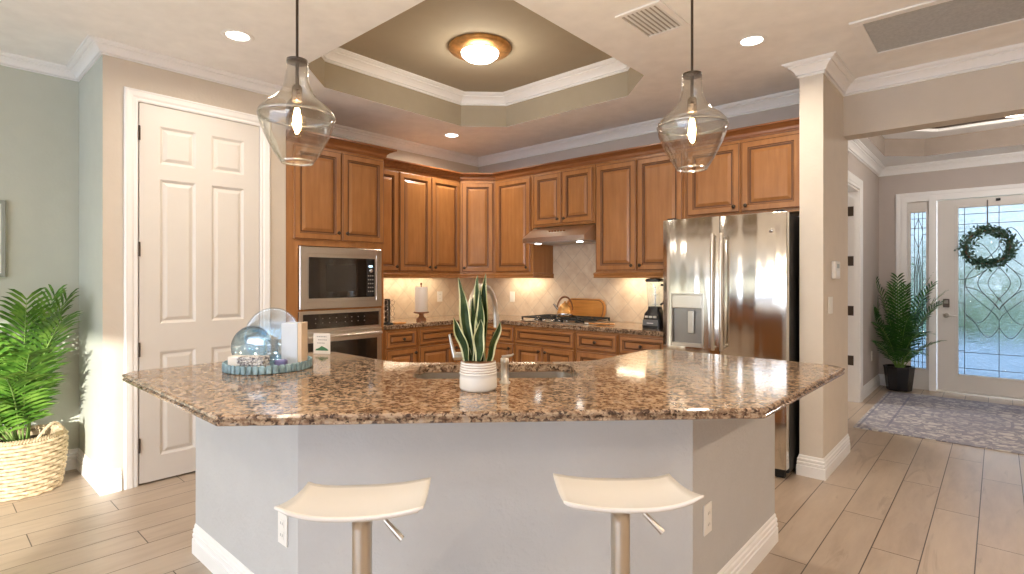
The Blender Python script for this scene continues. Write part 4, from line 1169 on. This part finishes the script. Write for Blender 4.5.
MB().box(-.006, .0, .19, .006, .006, .53).build('ribbon', M['slot'], wr_)

# ------------------------------------------------------------------ palms
def palm(name, label, loc, nf, hmax, spread, lim, mats, leafw, zpot, seed, dirs=None, par=None):
    rnd = random.Random(seed)
    t = par
    for k in range(nf):
        ad, e0, e1, lf_ = dirs[k % len(dirs)]
        a = R(ad + rnd.uniform(-8, 8)); L = hmax * lf_ * rnd.uniform(.93, 1.05)
        N = 22; hd_ = Vector((math.cos(a), math.sin(a), 0)); p = Vector((.03 * hd_.x, .03 * hd_.y, zpot)); pts = [p.copy()]
        for i in range(N):
            u = (i + .5) / N; e = R(e0 + (e1 - e0) * u ** 1.7)
            p = p + (hd_ * math.cos(e) + Vector((0, 0, math.sin(e)))) * (L / N); pts.append(p.copy())
        def clampv(v): return Vector((min(max(v.x, lim[0]), lim[1]), min(max(v.y, lim[2]), lim[3]), v.z))
        pts = [clampv(q) for q in pts]
        lm = MB(); sm2 = MB()
        sm2.tube(pts, [.006 * (1 - .75 * i / N) for i in range(N + 1)], 5)
        side_v = Vector((-math.sin(a), math.cos(a), 0)); NP = 21 if leafw > .2 else 22
        for i in range(NP + 1):
            u = .20 + .80 * i / NP; j = min(int(u * N), N - 1); f_ = u * N - j
            p = pts[j].lerp(pts[j + 1], f_); tan = (pts[j + 1] - pts[j])
            if tan.length < 1e-5: continue
            tan.normalize(); up = side_v.cross(tan).normalized()
            if up.z < 0: up = -up
            ll = leafw * (.35 + .65 * math.sin(PI * (.12 + .80 * (u - .2) / .8)) ** .8) * rnd.uniform(.9, 1.1)
            for s_ in (-1, 1):
                fw = .45 + .9 * ((u - .2) / .8) ** 1.5
                dv = (side_v * s_ + tan * fw + up * rnd.uniform(.12, .34)).normalized()
                wv = dv.cross(up).normalized() * leafw * (.040 if leafw > .2 else .052)
                dr_ = Vector((0, 0, -1)) * ll
                m1 = p + dv * ll * .35 - dr_ * .01; m2 = p + dv * ll * .72 + dr_ * .06; e_ = p + dv * ll + dr_ * .20
                q_ = [clampv(v) for v in (p - wv * .4, m1 - wv, m2 - wv * .8, e_, m2 + wv * .8, m1 + wv, p + wv * .4)]
                lm.add(q_, [(0, 1, 5, 6), (1, 2, 4, 5), (2, 3, 4)])
        fo_ = lm.build('frond', mats, t); st_ = sm2.build('stem', M['stem'], fo_)
    return t
bp = thing('potted_palm', 'large green palm in a woven seagrass basket beside the sage wall', 'potted plant', (-4.59, .465, 0), 0)
wv_ = MB(); rows = 15
for r_ in range(rows):
    z0 = .012 + r_ * .0225; rad = .185 + .028 * math.sin(r_ / rows * PI * .62)
    n = 60; pts = []
    for j in range(n):
        a = 2 * PI * j / n; rj = rad + .0055 * (1 if (j // 2 + r_) % 2 else -1)
        pts.append((rj * math.cos(a), rj * math.sin(a), z0))
    wv_.tube(pts, .0115, 6, closed=True)
wv_.lathe([(.0, .004), (.17, .004), (.19, .1), (.205, .33), (.197, .33), (.182, .1), (.16, .012), (0, .012)], 40)
rp_ = MB()
for j in range(90):
    a0 = 2 * PI * j / 90; a1 = a0 + .10
    rp_.tube([(.212 * math.cos(a0), .212 * math.sin(a0), .338), (.203 * math.cos((a0 + a1) / 2), .203 * math.sin((a0 + a1) / 2), .358), (.192 * math.cos(a1), .192 * math.sin(a1), .338)], .008, 5)
bkt = wv_.build('basket', M['basket'], bp)
rp_.build('braided_rim', M['basket'], bkt)
hm = MB().tube([(.20 * math.cos(R(15)) , .20 * math.sin(R(15)), .33)] + [(.205 * math.cos(R(15 + j * 5)), .205 * math.sin(R(15 + j * 5)), .36 + .07 * math.sin(PI * j / 10)) for j in range(11)] + [(.20 * math.cos(R(65)), .20 * math.sin(R(65)), .33)], .009, 6)
hm.build('handle', M['basket'], bkt)
MB().cyl((0, 0, 0), .185, .28, .30, 30).build('soil', M['soil'], bp)
palm('', '', None, 17, 1.0, .46, (-.235, .75, -.9, .30), [M['palm']], .245, .27, 5,
     [(200, 72, 40, .75), (240, 70, 5, .85), (265, 66, -15, .8), (290, 60, -25, .85), (315, 62, -20, .75), (340, 70, 0, .8), (5, 76, 20, .85), (30, 82, 45, .95), (55, 86, 60, 1.0),
      (80, 87, 66, .9), (120, 87, 68, .95), (160, 84, 60, .9), (280, 78, 35, .98), (310, 80, 40, 1.0), (350, 82, 48, .98), (225, 80, 45, .95), (260, 50, -30, .55), (300, 45, -35, .6), (335, 50, -25, .55), (15, 60, 5, .5), (35, 74, 30, .75), (325, 72, 25, .9)], bp)
fp = thing('potted_palm', 'dark green palm in a glossy black pot beside the front door', 'potted plant', (-.885, 7.925, 0), 0)
MB().lathe([(.115, .0), (.125, .004), (.128, .02), (.155, .27), (.160, .275), (.160, .29), (.148, .29), (.140, .25), (0, .25)], 8, smooth=False).build('pot', M['black'], fp)
MB().cyl((0, 0, 0), .14, .252, .262, 24).build('soil', M['soil'], fp)
palm('', '', None, 18, 1.05, .40, (-.21, .6, -.7, .20), [M['palm2']], .18, .25, 11,
     [(190, 80, 55, .85), (225, 75, 35, .85), (255, 70, 10, .8), (280, 72, 15, .9), (305, 65, -5, .8), (330, 76, 40, .9), (0, 78, 45, .85), (25, 82, 58, .8), (70, 87, 66, 1.0), (120, 88, 70, .95),
      (270, 84, 60, 1.05), (320, 82, 50, 1.0), (350, 80, 45, .95), (290, 50, -15, .6), (340, 60, 20, .5), (240, 55, 0, .6), (5, 86, 60, 1.05), (210, 86, 62, 1.0)], fp)

# ------------------------------------------------------------------ rug
rg_ = MB(); hw, hh = .78, 1.04
rg_.box(-hw, -hh, 0, hw, hh, .009, 0, .004)
rug = tag(rg_.build('area_rug', M['rug'], None, (-.19, 6.69, .001)), 'blue-grey distressed oriental rug on the foyer floor', 'rug')

# ------------------------------------------------------------------ picture
pf = thing('picture_frame', 'grey-framed picture on the sage wall at the left edge', 'picture', (XL + .001, .09, 1.35), 90)
mb = MB(); raised(mb, -.32, 0, .32, .50, 0, [(0, 0), (0, .022), (.004, .026), (.018, .026), (.022, .018)], [0] * 5); mb.build('frame', M['grey_frame'], pf)
MB().box(-.297, -.0195, .023, .297, -.0185, .477).build('mat', M['mat_board'], pf)
MB().box(-.20, -.0210, .11, .20, -.0200, .39).build('print', mat('soft_green_print', (.42, .48, .42), .8, var=.35, vscale=5), pf)

# ------------------------------------------------------------------ stools
def stool(label, loc, rz, mirror):
    t = thing('bar_stool', label, 'stool', loc, rz, 'white seat bar stools at the island')
    # seat: local x lateral, y depth (0 near .. away +)
    NU, NV = 20, 14; top = []; th = .012
    def S(u, v):
        wd = .172 + .007 * v
        x = u * wd
        # near edge flares at the outer corner
        z_ = .030 * (2 * v - 1) ** 2 * .4 - .012
        z_ += (1 - v) * .022 - .006 - .006 * v
        if u * mirror > 0: z_ += abs(u) ** 2.4 * (.026 * (1 - v) + .006 * v) + .010 * abs(u) ** 7; x += mirror * .012 * abs(u) ** 6 * (1 - v)
        else: z_ += abs(u) ** 2.2 * (.020 * (1 - v) + .016 * v)
        return Vector((x, -.145 + .29 * v, .738 - .002 + z_))
    vs = []; fs = []
    for side in (0, 1):
        for j in range(NV + 1):
            for i in range(NU + 1):
                u = -1 + 2 * i / NU; v = j / NV; p = S(u, v)
                if side:
                    m_ = min(1, (1 - abs(u)) * 10, v * 10, (1 - v) * 10); p = p - Vector((0, 0, .006 + th * m_))
                vs.append(p)
    n = (NU + 1) * (NV + 1); w1 = NU + 1
    for j in range(NV):
        for i in range(NU):
            a = j * w1 + i; fs.append((a, a + 1, a + w1 + 1, a + w1)); fs.append((n + a, n + a + w1, n + a + w1 + 1, n + a + 1))
    for i in range(NU): fs.append((i, n + i, n + i + 1, i + 1)); b2 = NV * w1 + i; fs.append((b2, b2 + 1, n + b2 + 1, n + b2))
    for j in range(NV): a = j * w1; fs.append((a, a + w1, n + a + w1, n + a)); a = j * w1 + NU; fs.append((a, n + a, n + a + w1, a + w1))
    seat = meshobj('seat', vs, fs, M['whiteseat'], None, t, True)
    mb = MB().lathe([(.027, .662), (.027, .690), (.045, .700), (.052, .712), (.052, .716)], 24); mb.build('seat_mount', M['nickel'], t)
    MB().tube([(0, 0, .36), (0, 0, .690)], .0265, 24).build('upper_pole', M['nickel'], t)
    MB().tube([(0, 0, .03), (0, 0, .37)], .034, 24).build('column', M['nickel'], t)
    MB().lathe([(.205, 0), (.207, .006), (.200, .014), (.10, .026), (.04, .036), (.036, .05), (0, .05)], 40).build('base', M['nickel'], t)
    pts = [(0, -.03, .30), (-.10, -.10, .30)] + [(.12 * math.cos(R(a)), -.13 + .12 * math.sin(R(a)), .30) for a in range(180, 361, 20)] + [(.10, -.10, .30), (0, -.03, .30)]
    MB().tube(pts, .009, 8).build('footrest', M['nickel'], t)
    MB().tube([(.03, .0, .705), (.060, -.015, .690), (.110, -.03, .640)], [.005, .006, .009], 10).build('height_lever', M['nickel'], t)
    return t
stool('white bar stool on the left side of the island front', at(1.47, -.408), YAW + 6, -1)
stool('white bar stool on the right side of the island front', at(1.52, .305), YAW, 1)

# ------------------------------------------------------------------ pendants
def pendant(label, loc, zb):
    t = thing('pendant_light', label, 'pendant light', (loc[0], loc[1], zb), 0, 'clear glass pendants over the island')
    out = [(.0, 0), (.050, .0), (.056, .004), (.077, .035), (.103, .085), (.121, .130), (.1275, .158), (.124, .176), (.105, .197), (.075, .220), (.053, .245), (.042, .275), (.0375, .315), (.036, .345), (.036, .354)]
    sh = MB(); sh.lathe(out[1:], 48); sh.f.pop(); sh.f.pop() ; sh.m.pop(); sh.m.pop(); sh.s.pop(); sh.s.pop()
    inn_ = [(r - .003, z_) for r, z_ in out[1:]]; sh.lathe(inn_, 48); sh.f.pop(); sh.f.pop(); sh.m.pop(); sh.m.pop(); sh.s.pop(); sh.s.pop()
    s_o = sh.build('glass_shade', M['glass'], t)
    rimm = MB().lathe([(.049, .001), (.053, -.001), (.056, .003), (.052, .007)], 48, closed=True)
    rimm.build('glass_rim', M['thickglass'], s_o)
    MB().lathe([(.1250, .162), (.1268, .157), (.1284, .161), (.1265, .168)], 48, closed=True).build('shoulder_ring', M['thickglass'], s_o)
    MB().lathe([(.0, .348), (.034, .348), (.035, .352), (.035, .358), (.018, .363), (.008, .368)], 32).build('cap', M['bronze'], t)
    MB().tube([(0, 0, .365), (0, 0, ZC - zb - .018)], .0048, 10).build('rod', M['bronze'], t)
    MB().lathe([(.008, ZC - zb - .040), (.058, ZC - zb - .022), (.062, ZC - zb - .001)], 32).build('canopy', M['bronze'], t)
    MB().tube([(0, 0, .35), (0, 0, .265)], .006, 8).lathe([(.012, .270), (.017, .262), (.018, .215), (.014, .213)], 20).build('socket', M['bronze'], t)
    bb = MB().lathe([(.012, .213), (.014, .195), (.024, .170), (.030, .145), (.029, .120), (.020, .100), (.008, .090), (0, .088)], 24)
    bulb = bb.build('bulb', M['bulbglass'], t)
    fm_ = MB()
    for k in range(6):
        a = 2 * PI * k / 6; fm_.tube([(.006 * math.cos(a), .006 * math.sin(a), .19), (.013 * math.cos(a), .013 * math.sin(a), .15), (.009 * math.cos(a), .009 * math.sin(a), .115)], .0018, 5)
    fm_.build('filament', M['filament'], bulb)
    L_ = bpy.data.lights.new('lamp', 'POINT'); L_.energy = 22; L_.color = (1, .86, .68); L_.shadow_soft_size = .012
    lo = bpy.data.objects.new('lamp', L_); COL.objects.link(lo); lo.parent = bulb; lo.location = (0, 0, .15)
pendant('clear glass pendant light over the left wing of the island', at(1.88, -.748), 1.742)
pendant('clear glass pendant light over the right wing of the island', at(2.02, .6735), 1.747)

# ------------------------------------------------------------------ ceiling fixtures
fx = thing('ceiling_light', 'round flush ceiling light with copper ring in the tray ceiling', 'ceiling light', (-2.93, 2.89, 3.10), 0)
MB().lathe([(.235, -.001), (.24, -.012), (.225, -.030), (.155, -.042), (.12, -.044)], 48).build('ring', M['copper'], fx)
MB().lathe([(0, -.108), (.06, -.104), (.108, -.090), (.138, -.066), (.145, -.0445)], 40).build('bowl', M['bowl'], fx)
L2 = bpy.data.lights.new('lamp', 'POINT'); L2.energy = 8; L2.color = (1, .90, .77); L2.shadow_soft_size = .10
lo2 = bpy.data.objects.new('lamp', L2); COL.objects.link(lo2); lo2.parent = fx; lo2.location = (0, 0, -.215)
def can(label, loc, power=22, z_=ZC, col=(1, .88, .74)):
    t = thing('recessed_light', label, 'recessed light', (loc[0], loc[1], z_), 0, 'white recessed ceiling lights')
    MB().lathe([(.062, -.001), (.066, -.004), (.085, -.005), (.092, -.001)], 36).build('trim_ring', M['white'], t)
    MB().lathe([(.063, -.0015), (0, -.003)], 32).build('lens', M['lamp'], t)
    area_light(t, 'lamp', (0, 0, -.012), .12, power, col, spread=160)
can('recessed light in the ceiling above the pantry door', (-3.40, 1.31), 9)
can('recessed light in the ceiling above the corner wall cabinets', (-4.14, 3.68), 8)
can('recessed light in the ceiling in front of the refrigerator', (-1.125, 3.45), 9)
for i, (x, y) in enumerate(((-2.6, -1.2), (0, -1.2), (-2.6, -3.0), (0, -3.0), (2.2, .5), (2.2, 2.8))):  # out-of-view downlights added to brighten the room
    can(['recessed light behind the viewpoint, over the left of the living area', 'recessed light behind the viewpoint, over the middle of the living area', 'recessed light near the left glass doors', 'recessed light near the middle glass doors', 'recessed light over the near right side', 'recessed light over the far right side near the header'][i], (x, y), (9, 10, 8, 8, 26, 26)[i], ZC, (1, .80, .60) if i > 3 else (1, .88, .74))
# foyer flush light in its tray
fl_ = thing('ceiling_light', 'small round semi-flush light in the foyer tray ceiling', 'ceiling light', (.12, 6.55, FZ + .32), 0)
MB().lathe([(.06, -.001), (.06, -.015), (.012, -.02), (.010, -.16)], 32).build('stem', M['nickel'], fl_)
MB().lathe([(0, -.26), (.08, -.248), (.13, -.215), (.15, -.17), (.148, -.165), (0, -.165)], 32).build('bowl', M['bowl'], fl_)
L3 = bpy.data.lights.new('lamp', 'POINT'); L3.energy = 22; L3.color = (1, .92, .83); L3.shadow_soft_size = .07
lo3 = bpy.data.objects.new('lamp', L3); COL.objects.link(lo3); lo3.parent = fl_; lo3.location = (0, 0, -.34)
# lamp added to light the assumed side room
sr = thing('ceiling_light', 'round flush light in the side room off the foyer', 'ceiling light', (-1.9, 6.6, 2.80), 0)
MB().lathe([(0, -.06), (.08, -.05), (.12, -.001)], 32).build('bowl', M['lamp'], sr)
area_light(sr, 'lamp', (0, 0, -.08), .2, 20, (1, .93, .84))
# square air vent
av = thing('air_vent', 'square white louvred air vent in the kitchen ceiling', 'vent', (-1.45, 2.80, ZC), 0)
mb = MB().box(-.135, -.185, -.010, .135, -.160, -.001).box(-.135, .160, -.010, .135, .185, -.001).box(-.135, -.16, -.010, -.110, .16, -.001).box(.110, -.16, -.010, .135, .16, -.001)
mb.build('frame', M['white'], av)
MB().box(-.11, -.16, -.003, .11, .16, -.001).build('backing', mat('duct_grey', (.45, .41, .36), .9), av)
for k in range(8):
    x = -.097 + k * .0265; bb = MB().add([(x, -.16, -.003), (x + .021, -.16, -.011), (x + .023, -.16, -.010), (x + .002, -.16, -.002), (x, .16, -.003), (x + .021, .16, -.011), (x + .023, .16, -.010), (x + .002, .16, -.002)],
        [(0, 1, 5, 4), (3, 7, 6, 2), (1, 2, 6, 5), (0, 4, 7, 3), (0, 3, 2, 1), (4, 5, 6, 7)])
    bb.build('louvre', M['white'], av)
rg2 = thing('return_air_grille', 'long grey return air grille in the ceiling before the header', 'vent', (.065, 3.89, ZC), 0)
mb = MB().box(-.70, -.315, -.012, .70, -.265, -.001, 0, .003).box(-.70, .265, -.012, .70, .315, -.001, 0, .003).box(-.70, -.265, -.012, -.64, .265, -.001, 0, .003).box(.64, -.265, -.012, .70, .265, -.001, 0, .003)
mb.build('frame', M['white'], rg2)
mb = MB().box(-.64, -.265, -.003, .64, .265, -.001)
for k in range(60):
    y = -.262 + k * .0088; mb.box(-.64, y, -.007, .64, y + .003, -.003)
mb.build('mesh', M['grille'], rg2)

# ------------------------------------------------------------------ outside
struct(MB().box(-40, 8.36, -.12, 40, 60, -.06).build('ground_lawn', M['lawn']))
struct(MB().box(-1.4, 8.36, -.06, 3.0, 16, -.02).build('ground_path', M['path']))
struct(MB().box(-40, -40, -.12, 40, -4.72, -.04).build('ground_patio', M['path']))  # unseen paving, pale to bounce sunlight onto the ceiling
def bush(label, loc, r, h, seed, group='garden bushes outside the front door'):
    rnd = random.Random(seed); t = thing('garden_bush', label, 'bush', loc, 0, group)
    mb = MB()
    for k in range(900):
        v = Vector((rnd.gauss(0, 1), rnd.gauss(0, 1), rnd.gauss(0, 1))).normalized() * rnd.uniform(.75, 1)
        c = Vector((v.x * r, v.y * r, h * .5 + v.z * h * .5)); a = Vector((rnd.gauss(0, 1), rnd.gauss(0, 1), rnd.gauss(0, 1))).normalized(); b2 = a.cross(v).normalized()
        s_ = .09; mb.add([c - a * s_, c + b2 * s_ * .5, c + a * s_, c - b2 * s_ * .5], [(0, 1, 2, 3)])
    mb.build('foliage', M['bush'], t); MB().tube([(0, 0, 0), (0, 0, h * .6)], .04, 8).build('trunk', M['walnut'], t)
bush('rounded bush seen through the sidelight', (-3.4, 13.5, -.06), 1.0, 1.7, 1)
bush('tall bush seen through the left of the door glass', (-.6, 16.5, -.06), 1.3, 2.6, 2)
bush('low bush seen through the right of the door glass', (2.0, 15.0, -.06), 1.1, 1.5, 3)
